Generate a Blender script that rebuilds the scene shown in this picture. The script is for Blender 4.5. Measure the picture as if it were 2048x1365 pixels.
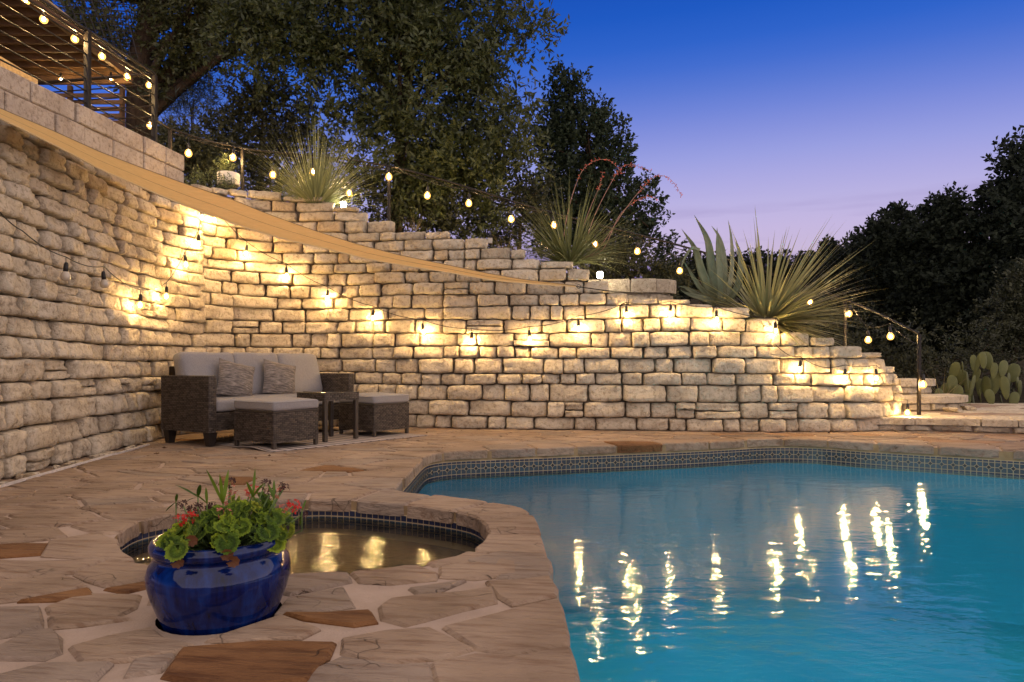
import bpy, bmesh, math, random
import numpy as np
from mathutils import Vector, Matrix, noise

# ------------------------------------------------------------------ scene, camera, sky, light, exposure
for o in list(bpy.data.objects): bpy.data.objects.remove(o)
S = bpy.context.scene
COL = S.collection
random.seed(7); RNG = np.random.default_rng(7)
PI = math.pi; R = math.radians
CAMZ, FPX, CX, HY = 0.75, 1365.0, 1024.0, 728.0      # eye height, focal length in photo pixels, centre column, horizon row

cam = bpy.data.cameras.new('camera'); cam_o = bpy.data.objects.new('camera', cam); COL.objects.link(cam_o)
cam_o.location = (0, 0, CAMZ); cam_o.rotation_euler = (R(90), 0, 0)
cam.sensor_width = 36; cam.lens = FPX / 2048 * 36; cam.shift_y = (HY - 682.5) / 2048
cam.clip_start = 0.05; cam.clip_end = 600
S.camera = cam_o
S.view_settings.view_transform = 'Standard'; S.view_settings.look = 'None'
S.view_settings.exposure = 1.32; S.view_settings.gamma = 1.0; S.view_settings.use_curve_mapping = False
S.cycles.max_bounces = 7; S.cycles.diffuse_bounces = 3; S.cycles.glossy_bounces = 3
S.cycles.transparent_max_bounces = 12; S.cycles.use_denoising = True
S.cycles.caustics_reflective = False; S.cycles.caustics_refractive = False
S.cycles.sample_clamp_indirect = 6.0; S.cycles.use_light_tree = True

def lin(r, g, b):
    f = lambda c: ((c/255+0.055)/1.055)**2.4 if c > 10 else c/255/12.92
    return (f(r), f(g), f(b))
EXPO = 2 ** S.view_settings.exposure

W = bpy.data.worlds.new('World'); S.world = W; W.use_nodes = True
nt = W.node_tree; nt.nodes.clear()
def wn(t, **k):
    n = nt.nodes.new(t)
    for a, v in k.items(): setattr(n, a, v)
    return n
out = wn('ShaderNodeOutputWorld'); bg = wn('ShaderNodeBackground')
tc = wn('ShaderNodeTexCoord'); sep = wn('ShaderNodeSeparateXYZ'); ramp = wn('ShaderNodeValToRGB')
nt.links.new(tc.outputs['Generated'], sep.inputs[0])
# dusk: pink glow low down, lavender, then deep blue overhead
stops = [(0.0, (164, 146, 174)), (.12, (196, 176, 204)), (.148, (204, 186, 216)), (.185, (198, 184, 224)), (.217, (188, 180, 226)), (.25, (172, 170, 226)), (.28, (154, 160, 225)), (.308, (135, 147, 221)),
         (.336, (113, 134, 217)), (.362, (91, 122, 212)), (.388, (68, 110, 208)), (.415, (48, 100, 203)), (.45, (32, 90, 195)), (.51, (21, 76, 180)), (.65, (14, 56, 150)), (1.0, (11, 42, 118))]
cr = ramp.color_ramp
while len(cr.elements) < len(stops): cr.elements.new(0.5)
for e, (p, c) in zip(cr.elements, stops): e.position = p; e.color = (*lin(*c), 1)
# thin stretched cloud bands that shift the gradient a little
mp = wn('ShaderNodeMapping'); mp.inputs['Scale'].default_value = (1.6, 1.6, 16)
nz = wn('ShaderNodeTexNoise'); nz.inputs['Scale'].default_value = 2.3; nz.inputs['Detail'].default_value = 5
nt.links.new(tc.outputs['Generated'], mp.inputs[0]); nt.links.new(mp.outputs[0], nz.inputs['Vector'])
mr = wn('ShaderNodeMapRange'); mr.inputs[1].default_value = 0.45; mr.inputs[2].default_value = 0.64
mr.inputs[3].default_value = 0; mr.inputs[4].default_value = 0.9
nt.links.new(nz.outputs['Fac'], mr.inputs[0])
mr2 = wn('ShaderNodeMapRange'); mr2.inputs[1].default_value = 0.13; mr2.inputs[2].default_value = 0.235
mr2.inputs[3].default_value = 1; mr2.inputs[4].default_value = 0
nt.links.new(sep.outputs['Z'], mr2.inputs[0])
mu = wn('ShaderNodeMath', operation='MULTIPLY'); nt.links.new(mr.outputs[0], mu.inputs[0]); nt.links.new(mr2.outputs[0], mu.inputs[1])
mixc = wn('ShaderNodeMixRGB'); mixc.inputs[2].default_value = (*lin(136, 120, 178), 1)
# the afterglow sits where the sun went down; away from it the sky is a deeper blue
vx = wn('ShaderNodeVectorMath', operation='MULTIPLY'); vx.inputs[1].default_value = (1, 1, 0); nt.links.new(tc.outputs['Generated'], vx.inputs[0])
vn = wn('ShaderNodeVectorMath', operation='NORMALIZE'); nt.links.new(vx.outputs[0], vn.inputs[0])
vd = wn('ShaderNodeVectorMath', operation='DOT_PRODUCT'); vd.inputs[1].default_value = (.296, .955, 0); nt.links.new(vn.outputs[0], vd.inputs[0])
m1 = wn('ShaderNodeMath', operation='MULTIPLY_ADD'); m1.inputs[1].default_value = -.2; m1.inputs[2].default_value = .2; nt.links.new(vd.outputs['Value'], m1.inputs[0])
m2 = wn('ShaderNodeMath', operation='ADD'); nt.links.new(sep.outputs['Z'], m2.inputs[0]); nt.links.new(m1.outputs[0], m2.inputs[1])
nt.links.new(m2.outputs[0], ramp.inputs[0]); nt.links.new(ramp.outputs[0], mixc.inputs[1]); nt.links.new(mu.outputs[0], mixc.inputs[0])
nt.links.new(mixc.outputs[0], bg.inputs[0]); bg.inputs[1].default_value = 1.0 / EXPO
nt.links.new(bg.outputs[0], out.inputs[0])

sun = bpy.data.lights.new('dusk_fill', 'SUN'); sun_o = bpy.data.objects.new('dusk_fill', sun); COL.objects.link(sun_o)
sun.energy = 1.42; sun.angle = R(150); sun.color = (1.0, 0.82, 0.63)  # wide warm fill added from behind the camera, after sunset
sun_o.rotation_euler = Vector((-0.48, 0.72, -0.80)).to_track_quat('-Z', 'Y').to_euler()

# ------------------------------------------------------------------ helpers
def at(x, y, Y):                     # photo pixel at depth Y -> point in the place
    return Vector(((x-CX)/FPX*Y, Y, CAMZ+(HY-y)/FPX*Y))
def gnd(x, y, z=0.0):                # photo pixel on the level z
    Y = (CAMZ-z)*FPX/(y-HY); return Vector(((x-CX)/FPX*Y, Y, z))

def tag(o, label=None, cat=None, group=None, kind=None):
    if label: o['label'] = label
    if cat: o['category'] = cat
    if group: o['group'] = group
    if kind: o['kind'] = kind
    return o
def empty(name, loc=(0, 0, 0), rz=0, label=None, cat=None, group=None):
    o = bpy.data.objects.new(name, None); COL.objects.link(o)
    o.location = loc; o.rotation_euler = (0, 0, rz); o.empty_display_size = 0.1
    return tag(o, label, cat, group)
def link(me, name, parent=None, loc=None):
    o = bpy.data.objects.new(name, me); COL.objects.link(o)
    if parent is not None: o.parent = parent
    if loc is not None: o.location = loc
    return o

class MB:
    def __init__(s): s.v = []; s.f = []; s.m = []
    def add(s, v, f, mi=0):
        n = len(s.v); s.v += [tuple(p) for p in v]; s.f += [tuple(i+n for i in q) for q in f]; s.m += [mi]*len(f); return s
    def box(s, x0, x1, y0, y1, z0, z1, mi=0, b=0.0):
        if b <= 0:
            v = [(x, y, z) for z in (z0, z1) for y in (y0, y1) for x in (x0, x1)]
            return s.add(v, [(0,2,3,1),(4,5,7,6),(0,1,5,4),(2,6,7,3),(0,4,6,2),(1,3,7,5)], mi)
        v, f = rbox_data((x1-x0)/2, (y1-y0)/2, (z1-z0)/2, b)
        c = ((x0+x1)/2, (y0+y1)/2, (z0+z1)/2)
        return s.add([(p[0]+c[0], p[1]+c[1], p[2]+c[2]) for p in v], f, mi)
    def tube(s, pts, r, n=6, mi=0, cap=True):
        pts = [Vector(p) for p in pts]; L = len(pts); rs = r if hasattr(r, '__len__') else [r]*L
        v = []; ref = None
        for i, p in enumerate(pts):
            d = (pts[min(i+1, L-1)]-pts[max(i-1, 0)]).normalized()
            if ref is None: ref = Vector((0, 0, 1)) if abs(d.z) < .9 else Vector((1, 0, 0))
            a = d.cross(ref).normalized(); bb = a.cross(d).normalized(); ref = bb
            for k in range(n):
                t = 2*PI*k/n; v.append(p + (a*math.cos(t)+bb*math.sin(t))*rs[i])
        f = [(i*n+k, i*n+(k+1) % n, (i+1)*n+(k+1) % n, (i+1)*n+k) for i in range(L-1) for k in range(n)]
        if cap: f += [tuple(range(n-1, -1, -1)), tuple((L-1)*n+k for k in range(n))]
        return s.add(v, f, mi)
    def lathe(s, prof, n=32, mi=0, c=(0, 0, 0)):
        v = [(c[0]+r*math.cos(2*PI*k/n), c[1]+r*math.sin(2*PI*k/n), c[2]+z) for r, z in prof for k in range(n)]
        f = [(i*n+k, i*n+(k+1) % n, (i+1)*n+(k+1) % n, (i+1)*n+k) for i in range(len(prof)-1) for k in range(n)]
        return s.add(v, f, mi)
    def mesh(s, name, mats, smooth=False, origin=(0, 0, 0)):
        me = bpy.data.meshes.new(name)
        ox, oy, oz = origin
        me.from_pydata([(x-ox, y-oy, z-oz) for x, y, z in s.v], [], s.f)
        for m in (mats if isinstance(mats, (list, tuple)) else [mats]): me.materials.append(m)
        if len(me.materials) > 1: me.polygons.foreach_set('material_index', s.m)
        if smooth: me.polygons.foreach_set('use_smooth', [True]*len(me.polygons))
        me.update(); return me
    def build(s, name, mats, parent=None, smooth=False, origin=(0, 0, 0)):
        return link(s.mesh(name, mats, smooth, origin), name, parent)

def rbox_data(hx, hy, hz, b):        # box with chamfered edges: 24 vertices
    v = []; idx = {}
    for sx in (-1, 1):
        for sy in (-1, 1):
            for sz in (-1, 1):
                for ax in range(3):
                    p = [sx*(hx-b), sy*(hy-b), sz*(hz-b)]; p[ax] = (sx*hx, sy*hy, sz*hz)[ax]
                    idx[(sx, sy, sz, ax)] = len(v); v.append(tuple(p))
    f = []
    for ax in range(3):
        a1, a2 = (ax+1) % 3, (ax+2) % 3
        for s in (-1, 1):
            q = []
            for (u, w) in ((-1, -1), (1, -1), (1, 1), (-1, 1)):
                k = [0, 0, 0]; k[ax] = s; k[a1] = u; k[a2] = w; q.append(idx[(*k, ax)])
            f.append(tuple(q if s > 0 else q[::-1]))
        for u in (-1, 1):
            for w in (-1, 1):
                k0 = [0, 0, 0]; k0[ax] = -1; k0[a1] = u; k0[a2] = w; k1 = list(k0); k1[ax] = 1
                q = (idx[(*k0, a1)], idx[(*k1, a1)], idx[(*k1, a2)], idx[(*k0, a2)])
                f.append(q if u*w > 0 else q[::-1])
    for sx in (-1, 1):
        for sy in (-1, 1):
            for sz in (-1, 1):
                q = tuple(idx[(sx, sy, sz, a)] for a in range(3)); f.append(q if sx*sy*sz > 0 else q[::-1])
    return v, f

def np_mesh(name, V, F, mat, smooth=False):   # V (n,3), F (m,k) all the same size
    me = bpy.data.meshes.new(name); k = F.shape[1]
    me.vertices.add(len(V)); me.vertices.foreach_set('co', V.astype(np.float32).ravel())
    me.loops.add(F.size); me.loops.foreach_set('vertex_index', F.astype(np.int32).ravel())
    me.polygons.add(len(F)); me.polygons.foreach_set('loop_start', np.arange(0, F.size, k, dtype=np.int32))
    me.polygons.foreach_set('loop_total', np.full(len(F), k, dtype=np.int32))
    if smooth: me.polygons.foreach_set('use_smooth', np.ones(len(F), dtype=bool))
    me.materials.append(mat); me.update(calc_edges=True); me.validate(); return me

def catmull(P, step=0.05, closed=False):
    P = [Vector(p) for p in P]; n = len(P); out = []
    rng = range(n if closed else n-1)
    for i in rng:
        p1, p2 = P[i], P[(i+1) % n]
        p0 = P[i-1] if (i > 0 or closed) else p1*2-p2
        p3 = P[(i+2) % n] if (i+2 < n or closed) else p2*2-p1
        m = max(1, int((p2-p1).length/step))
        for k in range(m):
            t = k/m; t2 = t*t; t3 = t2*t
            out.append(0.5*((2*p1)+(p2-p0)*t+(2*p0-5*p1+4*p2-p3)*t2+(3*p1-p0-3*p2+p3)*t3))
    if not closed: out.append(P[-1])
    return out
def chaikin(P, it=2):
    for _ in range(it):
        Q = []
        for i in range(len(P)):
            a, b = P[i], P[(i+1) % len(P)]
            Q += [(a[0]*.75+b[0]*.25, a[1]*.75+b[1]*.25), (a[0]*.25+b[0]*.75, a[1]*.25+b[1]*.75)]
        P = Q
    return P
def fbm(x, y=0.0, z=0.0): return noise.noise(Vector((x, y, z)))

# ------------------------------------------------------------------ materials
MATS = {}
class N:
    """small node-graph helper"""
    def __init__(s, name, rough=0.7, spec=0.3):
        s.m = bpy.data.materials.new(name); s.m.use_nodes = True; s.t = s.m.node_tree; s.t.nodes.clear()
        s.out = s.t.nodes.new('ShaderNodeOutputMaterial'); s.p = s.t.nodes.new('ShaderNodeBsdfPrincipled')
        s.t.links.new(s.p.outputs[0], s.out.inputs[0]); s.p.inputs['Roughness'].default_value = rough
        s.p.inputs['Specular IOR Level'].default_value = spec
        MATS[name] = s.m
    def n(s, t, **k):
        x = s.t.nodes.new(t)
        for a, v in k.items(): setattr(x, a, v)
        return x
    def l(s, a, b): s.t.links.new(a, b)
    def pos(s, rnd=0.0, scale=(1, 1, 1), rot=0.0):
        g = s.n('ShaderNodeNewGeometry'); v = g.outputs['Position']
        if rnd or rot:
            mm = s.n('ShaderNodeMath', operation='MULTIPLY'); mm.inputs[1].default_value = rnd; s.l(g.outputs['Random Per Island'], mm.inputs[0])
            ad = s.n('ShaderNodeVectorMath', operation='ADD'); s.l(v, ad.inputs[0]); s.l(mm.outputs[0], ad.inputs[1]); v = ad.outputs[0]
        if rot:
            ma = s.n('ShaderNodeMath', operation='MULTIPLY_ADD'); ma.inputs[1].default_value = rot; ma.inputs[2].default_value = -rot/2
            s.l(g.outputs['Random Per Island'], ma.inputs[0])
            vr = s.n('ShaderNodeVectorRotate', rotation_type='Z_AXIS'); s.l(v, vr.inputs['Vector']); s.l(ma.outputs[0], vr.inputs['Angle']); v = vr.outputs[0]
        mp = s.n('ShaderNodeMapping'); mp.inputs['Scale'].default_value = scale; s.l(v, mp.inputs[0]); return mp.outputs[0]
    def noise(s, vec, scale, detail=4, rough=0.55):
        x = s.n('ShaderNodeTexNoise'); x.inputs['Scale'].default_value = scale; x.inputs['Detail'].default_value = detail
        x.inputs['Roughness'].default_value = rough; s.l(vec, x.inputs['Vector']); return x.outputs['Fac']
    def ramp(s, fac, stops):
        r = s.n('ShaderNodeValToRGB'); c = r.color_ramp
        while len(c.elements) < len(stops): c.elements.new(0.5)
        for e, (p, col) in zip(c.elements, stops): e.position = p; e.color = (*col, 1) if len(col) == 3 else col
        s.l(fac, r.inputs[0]); return r.outputs[0]
    def mix(s, fac, a, b, mode='MIX'):
        x = s.n('ShaderNodeMixRGB', blend_type=mode)
        for i, q in ((0, fac), (1, a), (2, b)):
            if hasattr(q, 'links'): s.l(q, x.inputs[i])
            else: x.inputs[i].default_value = q if i == 0 else (*q, 1)
        return x.outputs[0]
    def island(s): return s.n('ShaderNodeNewGeometry').outputs['Random Per Island']
    def bump(s, h, strength=0.5, dist=0.01, prev=None):
        b = s.n('ShaderNodeBump'); b.inputs['Strength'].default_value = strength; b.inputs['Distance'].default_value = dist
        s.l(h, b.inputs['Height'])
        if prev is not None: s.l(prev, b.inputs['Normal'])
        s.l(b.outputs[0], s.p.inputs['Normal']); return b.outputs[0]
    def col(s, c):
        if hasattr(c, 'links'): s.l(c, s.p.inputs['Base Color'])
        else: s.p.inputs['Base Color'].default_value = (*c, 1)
        return s

def simple(name, c, rough=0.6, spec=0.3, metal=0.0, var=0.0, nscale=20):
    m = N(name, rough, spec); m.p.inputs['Metallic'].default_value = metal
    if var:
        f = m.noise(m.pos(rnd=9), nscale, 4)
        m.col(m.ramp(f, [(0.25, tuple(x*(1-var) for x in c)), (0.75, tuple(min(1, x*(1+var)) for x in c))]))
    else: m.col(c)
    return m.m

def limestone(name, c0, c1, c2, pits=0.6):
    m = N(name, 0.9, 0.15); v = m.pos(rnd=31)
    a = m.noise(v, 3.2, 5, .6); b = m.noise(v, 26, 6, .65)
    base = m.ramp(a, [(0.28, c0), (0.5, c1), (0.74, c2)])
    tint = m.ramp(m.island(), [(0, (.70, .68, .66)), (.2, (.92, .88, .82)), (.5, (1.02, .98, .92)), (.75, (1.10, 1.07, 1.02)), (.9, (.98, .86, .70)), (1, (.78, .68, .56))])
    base = m.mix(1.0, base, tint, 'MULTIPLY')
    dirt = m.ramp(b, [(0.34, (.50, .46, .42)), (0.5, (1, 1, 1))])
    base = m.mix(0.8, base, dirt, 'MULTIPLY')
    vo = m.n('ShaderNodeTexVoronoi'); vo.inputs['Scale'].default_value = 46; m.l(v, vo.inputs['Vector'])
    pit = m.ramp(vo.outputs['Distance'], [(0.04, (0, 0, 0)), (0.26, (1, 1, 1))])
    mask = m.ramp(m.noise(v, 9, 3), [(0.5, (0, 0, 0)), (0.62, (1, 1, 1))])
    pm = m.mix(mask, (1, 1, 1), pit)
    base = m.mix(0.55, base, pm, 'MULTIPLY'); m.col(base)
    vch = m.pos(rnd=31, scale=(1, 1, .4)); n0 = m.bump(m.noise(vch, 24, 4, .6), .5, .02); n1 = m.bump(m.noise(v, 12, 7, .68), 0.9, 0.04, n0)
    n2 = m.bump(b, 0.6, 0.012, n1); m.bump(pm, pits, 0.012, n2)
    return m.m
LIME = limestone('limestone', (.39, .325, .235), (.515, .445, .335), (.61, .54, .42))
ASHLAR = limestone('cut_limestone', (.37, .30, .235), (.48, .40, .32), (.56, .48, .39), 0.4)

def flag(name, c0, c1, c2, streak=(.62, .5, .42)):
    m = N(name, 0.8, 0.25); v = m.pos(rnd=17, rot=1.6); vs = m.pos(rnd=17, rot=1.6, scale=(1.4, 11, 6))
    a = m.noise(v, 2.2, 4); st = m.noise(vs, 3.0, 6, .62)
    base = m.ramp(a, [(0.3, c0), (0.52, c1), (0.72, c2)])
    tint = m.ramp(m.island(), [(0, (.62, .64, .66)), (.25, (.90, .90, .90)), (.55, (1.05, 1.04, 1.02)), (.75, (1.20, 1.17, 1.10)), (.88, (1.02, .84, .66)), (1, (.70, .56, .44))])
    base = m.mix(1.0, base, tint, 'MULTIPLY')
    base = m.mix(0.8, base, m.ramp(st, [(0.33, streak), (0.5, (1, 1, 1)), (.7, (1.08, 1.05, 1.0))]), 'MULTIPLY')
    # hairline clefts
    wv = m.n('ShaderNodeTexVoronoi', feature='DISTANCE_TO_EDGE'); wv.inputs['Scale'].default_value = 2.6
    md = m.n('ShaderNodeVectorMath', operation='ADD'); nx = m.n('ShaderNodeTexNoise'); nx.inputs['Scale'].default_value = 4; m.l(v, nx.inputs['Vector'])
    m.l(m.pos(rnd=17, rot=1.6, scale=(.55, 2.2, 1)), md.inputs[0]); m.l(nx.outputs['Color'], md.inputs[1]); m.l(md.outputs[0], wv.inputs['Vector'])
    crack = m.ramp(wv.outputs['Distance'], [(0.0, (0, 0, 0)), (0.014, (1, 1, 1))])
    cmask = m.ramp(m.noise(v, 3.1, 2), [(0.54, (0, 0, 0)), (0.6, (1, 1, 1))])
    crack = m.mix(cmask, (1, 1, 1), crack)
    base = m.mix(0.6, base, crack, 'MULTIPLY'); m.col(base)
    n1 = m.bump(st, 1.0, 0.035); n2 = m.bump(m.noise(v, 9, 5, .6), 0.35, 0.02, n1)
    n3 = m.bump(m.noise(v, 70, 3), 0.25, 0.004, n2); m.bump(crack, 0.7, 0.008, n3)
    return m.m
FLAG = flag('flagstone', (.215, .148, .096), (.295, .21, .143), (.37, .272, .19))
FLAGG = flag('grey_flagstone', (.20, .148, .108), (.265, .20, .148), (.325, .25, .187))
FLAGB = flag('brown_flagstone', (.12, .052, .018), (.19, .088, .032), (.27, .14, .058), (.40, .30, .22))

mo = N('mortar', 0.95, 0.1); v = mo.pos()
mo.col(mo.ramp(mo.noise(v, 5, 6, .65), [(.3, (.34, .25, .18)), (.7, (.44, .33, .25))])); mo.bump(mo.noise(v, 60, 5, .7), .7, .01); MORTAR = mo.m
JOINT = simple('joint_soil', (.15, .115, .08), 1.0, 0.0, var=.5, nscale=8)
SOIL = simple('dark_soil', (.05, .035, .022), 1.0, 0.0, var=.6, nscale=4)
METAL = simple('black_metal', (.014, .010, .007), 0.5, 0.25, var=.4)
CORD = simple('cord_rubber', (.012, .010, .009), 0.5, 0.4)
def glow(name, c, s):
    m = bpy.data.materials.new(name); m.use_nodes = True; t = m.node_tree; t.nodes.clear()
    o = t.nodes.new('ShaderNodeOutputMaterial'); e = t.nodes.new('ShaderNodeEmission'); e.inputs[0].default_value = (*c, 1); e.inputs[1].default_value = s
    t.links.new(e.outputs[0], o.inputs[0]); return m
BULB = glow('lit_filament', (1.0, 0.72, 0.36), 480)
def amber():
    m = bpy.data.materials.new('amber_halo_shell'); m.use_nodes = True; t = m.node_tree; t.nodes.clear()
    o = t.nodes.new('ShaderNodeOutputMaterial'); e = t.nodes.new('ShaderNodeEmission'); e.inputs[0].default_value = (1.0, .47, .11, 1); e.inputs[1].default_value = .7  # emission put into the bulb shell stands in for its warm halo
    r = t.nodes.new('ShaderNodeBsdfTransparent'); r.inputs[0].default_value = (1, .9, .72, 1); a = t.nodes.new('ShaderNodeAddShader')
    t.links.new(e.outputs[0], a.inputs[0]); t.links.new(r.outputs[0], a.inputs[1]); t.links.new(a.outputs[0], o.inputs[0]); return m
AMBER = amber()
LAMP = glow('path_lamp', (1.0, 0.86, 0.60), 40)
POOLLAMP = glow('pool_lamp', (0.82, 0.97, 1.0), 290)
GLASSOFF = simple('unlit_bulb', (.45, .38, .28), 0.1, 0.6)

# ------------------------------------------------------------------ ground plan of the retaining wall
WALL_PTS = [(-2.55, 1.0), (-3.0, 3.0), (-3.25, 4.3), (-3.42, 5.8), (-3.50, 6.7), (-3.46, 7.35), (-3.24, 7.85), (-2.75, 8.14), (-2.1, 8.15),
            (-1.12, 7.97), (0, 7.79), (1.3, 7.64), (2.6, 7.50), (3.45, 7.45), (3.88, 7.52), (4.28, 7.70), (4.58, 8.02), (4.70, 8.5), (4.62, 9.0)]
WP = [Vector((p[0], p[1])) for p in catmull([(a, b, 0) for a, b in WALL_PTS], 0.02)]
WS = np.concatenate([[0], np.cumsum([(WP[i+1]-WP[i]).length for i in range(len(WP)-1)])])
WX = np.array([p.x for p in WP]); WY = np.array([p.y for p in WP])
tx = np.gradient(WX); ty = np.gradient(WY); tl = np.hypot(tx, ty); NXs, NYs = ty/tl, -tx/tl
ker = np.ones(31)/31
NXs = np.convolve(np.pad(NXs, 15, 'edge'), ker, 'valid'); NYs = np.convolve(np.pad(NYs, 15, 'edge'), ker, 'valid')
BATTER = 0.085
def wall_pt(s, h, o=0.0):
    x = np.interp(s, WS, WX); y = np.interp(s, WS, WY); nx = np.interp(s, WS, NXs); ny = np.interp(s, WS, NYs)
    k = o-BATTER*h; return (x+nx*k, y+ny*k, h)
def s_at(x, y): return float(WS[np.argmin((WX-x)**2+(WY-y)**2)])
def on_wall(px, py, o=0.06):         # where the sight line through a photo pixel meets the wall face
    dx = (px-CX)/FPX; dz = (HY-py)/FPX; Y = 7.5
    for _ in range(6):
        h = CAMZ+dz*Y; k = o-BATTER*h; X_ = WX+NXs*k; Y_ = WY+NYs*k
        g = X_-dx*Y_; i = np.where((g[:-1] <= 0) & (g[1:] > 0))[0]
        j = i[0] if len(i) else int(np.argmin(abs(g))); Y = float(Y_[j])
    return at(px, py, Y)
S_CORNER = s_at(-3.33, 7.66)
TOP = [(0, 2.45), (s_at(-3.25, 4.3), 2.52), (S_CORNER-.5, 2.62), (S_CORNER+.05, 2.80), (s_at(-2.75, 8.14), 2.86), (s_at(-2.3, 8.15), 2.74), (s_at(-1.9, 8.1), 2.62),
       (s_at(-1.4, 8.0), 2.42), (s_at(-.72, 7.9), 2.30), (s_at(-.1, 7.8), 2.14), (s_at(.38, 7.75), 1.97), (s_at(.62, 7.72), 1.90), (s_at(.95, 7.68), 1.74),
       (s_at(1.38, 7.63), 1.50), (s_at(2.0, 7.55), 1.46), (s_at(2.28, 7.5), 1.40), (s_at(2.66, 7.5), 1.36), (s_at(2.86, 7.48), 1.22), (s_at(3.13, 7.46), 1.14), (s_at(3.6, 7.46), .99),
       (s_at(3.88, 7.52), .93), (s_at(4.05, 7.6), .86), (s_at(4.3, 7.72), .80), (s_at(4.46, 7.88), .66), (s_at(4.6, 8.05), .46), (s_at(4.7, 8.4), .34), (WS[-1], .3)]
def top_h(s): return float(np.interp(s, [a for a, b in TOP], [b for a, b in TOP]))

# ------------------------------------------------------------------ terrain behind the wall, out to the horizon
def prof(x):
    return float(np.interp(x, [-60, -9, -4, -3.3, -2.0, -.7, .4, 1.3, 2.2, 3.0, 3.9, 4.35, 5.2, 9, 60],
                              [3.4, 3.1, 2.75, 2.72, 2.5, 2.15, 1.82, 1.36, 1.30, 1.0, .80, .10, .06, .0, -.6]))
def terr(x, y):
    d = max(0, y-8.3); up = 1/(1+math.exp((x-2.2)*1.1))
    far = min(1, d/30)
    h = prof(x)*(1-far)+far*0.6 + up*0.11*min(d, 9) + 5.0*min(1, max(0, y-20)/14)*(x > -99)
    return h + (0.05*fbm(x*.9, y*.9) if d > .4 else 0)
xs = sorted(set([-90, -60, -40, -25, -16, -11, -8, -6, -5, -4.4, -4.05, -3.6, -3.5, 4.2, 4.32, 4.6, 5, 5.5, 6, 7, 8, 10, 13, 17, 25, 40, 60, 90] + [round(-3.4+.25*i, 3) for i in range(30)]))
ts = [0, .15, .35, .6, .9, 1.3, 1.8, 2.4, 3.2, 4.2, 5.5, 7, 9, 12, 16, 22, 32, 48, 70, 110, 180]
g = MB(); vv = []
for x in xs:
    if x < -3.55: y0 = 8.0
    elif x > 4.25: y0 = 9.7
    else: y0 = float(np.interp(x, WX[WS > S_CORNER-.1], WY[WS > S_CORNER-.1])) + .16 + BATTER*prof(x)*.9
    for t in ts: vv.append((x, y0+t, terr(x, y0+t)))
nT = len(ts)
g.add(vv, [(i*nT+j, (i+1)*nT+j, (i+1)*nT+j+1, i*nT+j+1) for i in range(len(xs)-1) for j in range(nT-1)])
gm = N('hillside_soil', 1.0, 0.05); v = gm.pos()
gm.col(gm.ramp(gm.noise(v, 2.5, 6, .6), [(.3, (.020, .016, .010)), (.55, (.045, .036, .020)), (.75, (.05, .055, .025))])); gm.bump(gm.noise(v, 18, 5, .7), 1, .05)
o = g.build('hillside', gm.m, smooth=True); tag(o, kind='structure')

# ------------------------------------------------------------------ pool, spa and paving outlines (edge of the stone coping)
POOL = [(.18, -2.0), (.165, 1.6), (.155, 2.4), (.142, 2.95), (.132, 3.28), (.10, 3.50), (.02, 3.63), (-.10, 3.71), (-.27, 3.82), (-.43, 3.905), (-.60, 4.0), (-.68, 4.06), (-.695, 4.15),
        (-.69, 4.6), (-.69, 5.3), (-.685, 5.50), (-.67, 5.64), (-.60, 5.75), (-.50, 5.82), (-.378, 5.867), (.0, 5.97), (.337, 6.06), (.81, 6.2), (1.63, 6.44), (2.15, 6.63), (2.42, 6.75), (2.55, 6.79),
        (2.67, 6.80), (2.80, 6.80), (2.95, 6.77), (3.08, 6.70), (3.34, 6.46), (3.88, 6.13), (4.376, 5.83), (6.4, 4.6), (7.2, 3.4), (7.3, 0), (7.0, -2.0)]
SPA = [(-.115, 3.0), (-.128, 3.17), (-.205, 3.40), (-.39, 3.534), (-.642, 3.663), (-.9, 3.76), (-1.129, 3.80), (-1.4, 3.66), (-1.62, 3.47), (-1.745, 3.345), (-1.775, 3.24),
       (-1.745, 3.07), (-1.64, 2.83), (-1.46, 2.618), (-1.30, 2.52), (-1.0, 2.43), (-.594, 2.46), (-.373, 2.55), (-.21, 2.69), (-.15, 2.82)]
POTC = (-.890, 2.085)
POOL_C = chaikin(POOL, 2); SPA_C = chaikin(SPA, 3)
HOLE_C = [(POTC[0]+.166*math.cos(t*PI/16), POTC[1]+.166*math.sin(t*PI/16)) for t in range(32)]
def offset(P, d):                    # grow a closed outline outwards by d
    A = sum(P[i][0]*P[(i+1) % len(P)][1]-P[(i+1) % len(P)][0]*P[i][1] for i in range(len(P))); sg = 1 if A > 0 else -1
    out = []
    for i in range(len(P)):
        a, b = P[i-1], P[(i+1) % len(P)]; t = Vector((b[0]-a[0], b[1]-a[1])).normalized()
        out.append((P[i][0]+t.y*d*sg, P[i][1]-t.x*d*sg))
    return out
def inside(P, x, y):
    c = False; j = len(P)-1
    for i in range(len(P)):
        if (P[i][1] > y) != (P[j][1] > y) and x < (P[j][0]-P[i][0])*(y-P[i][1])/(P[j][1]-P[i][1])+P[i][0]: c = not c
        j = i
    return c
POOL_W = offset(POOL_C, .028); SPA_W = offset(SPA_C, .028); HOLE_W = offset(HOLE_C, .012)

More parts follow.
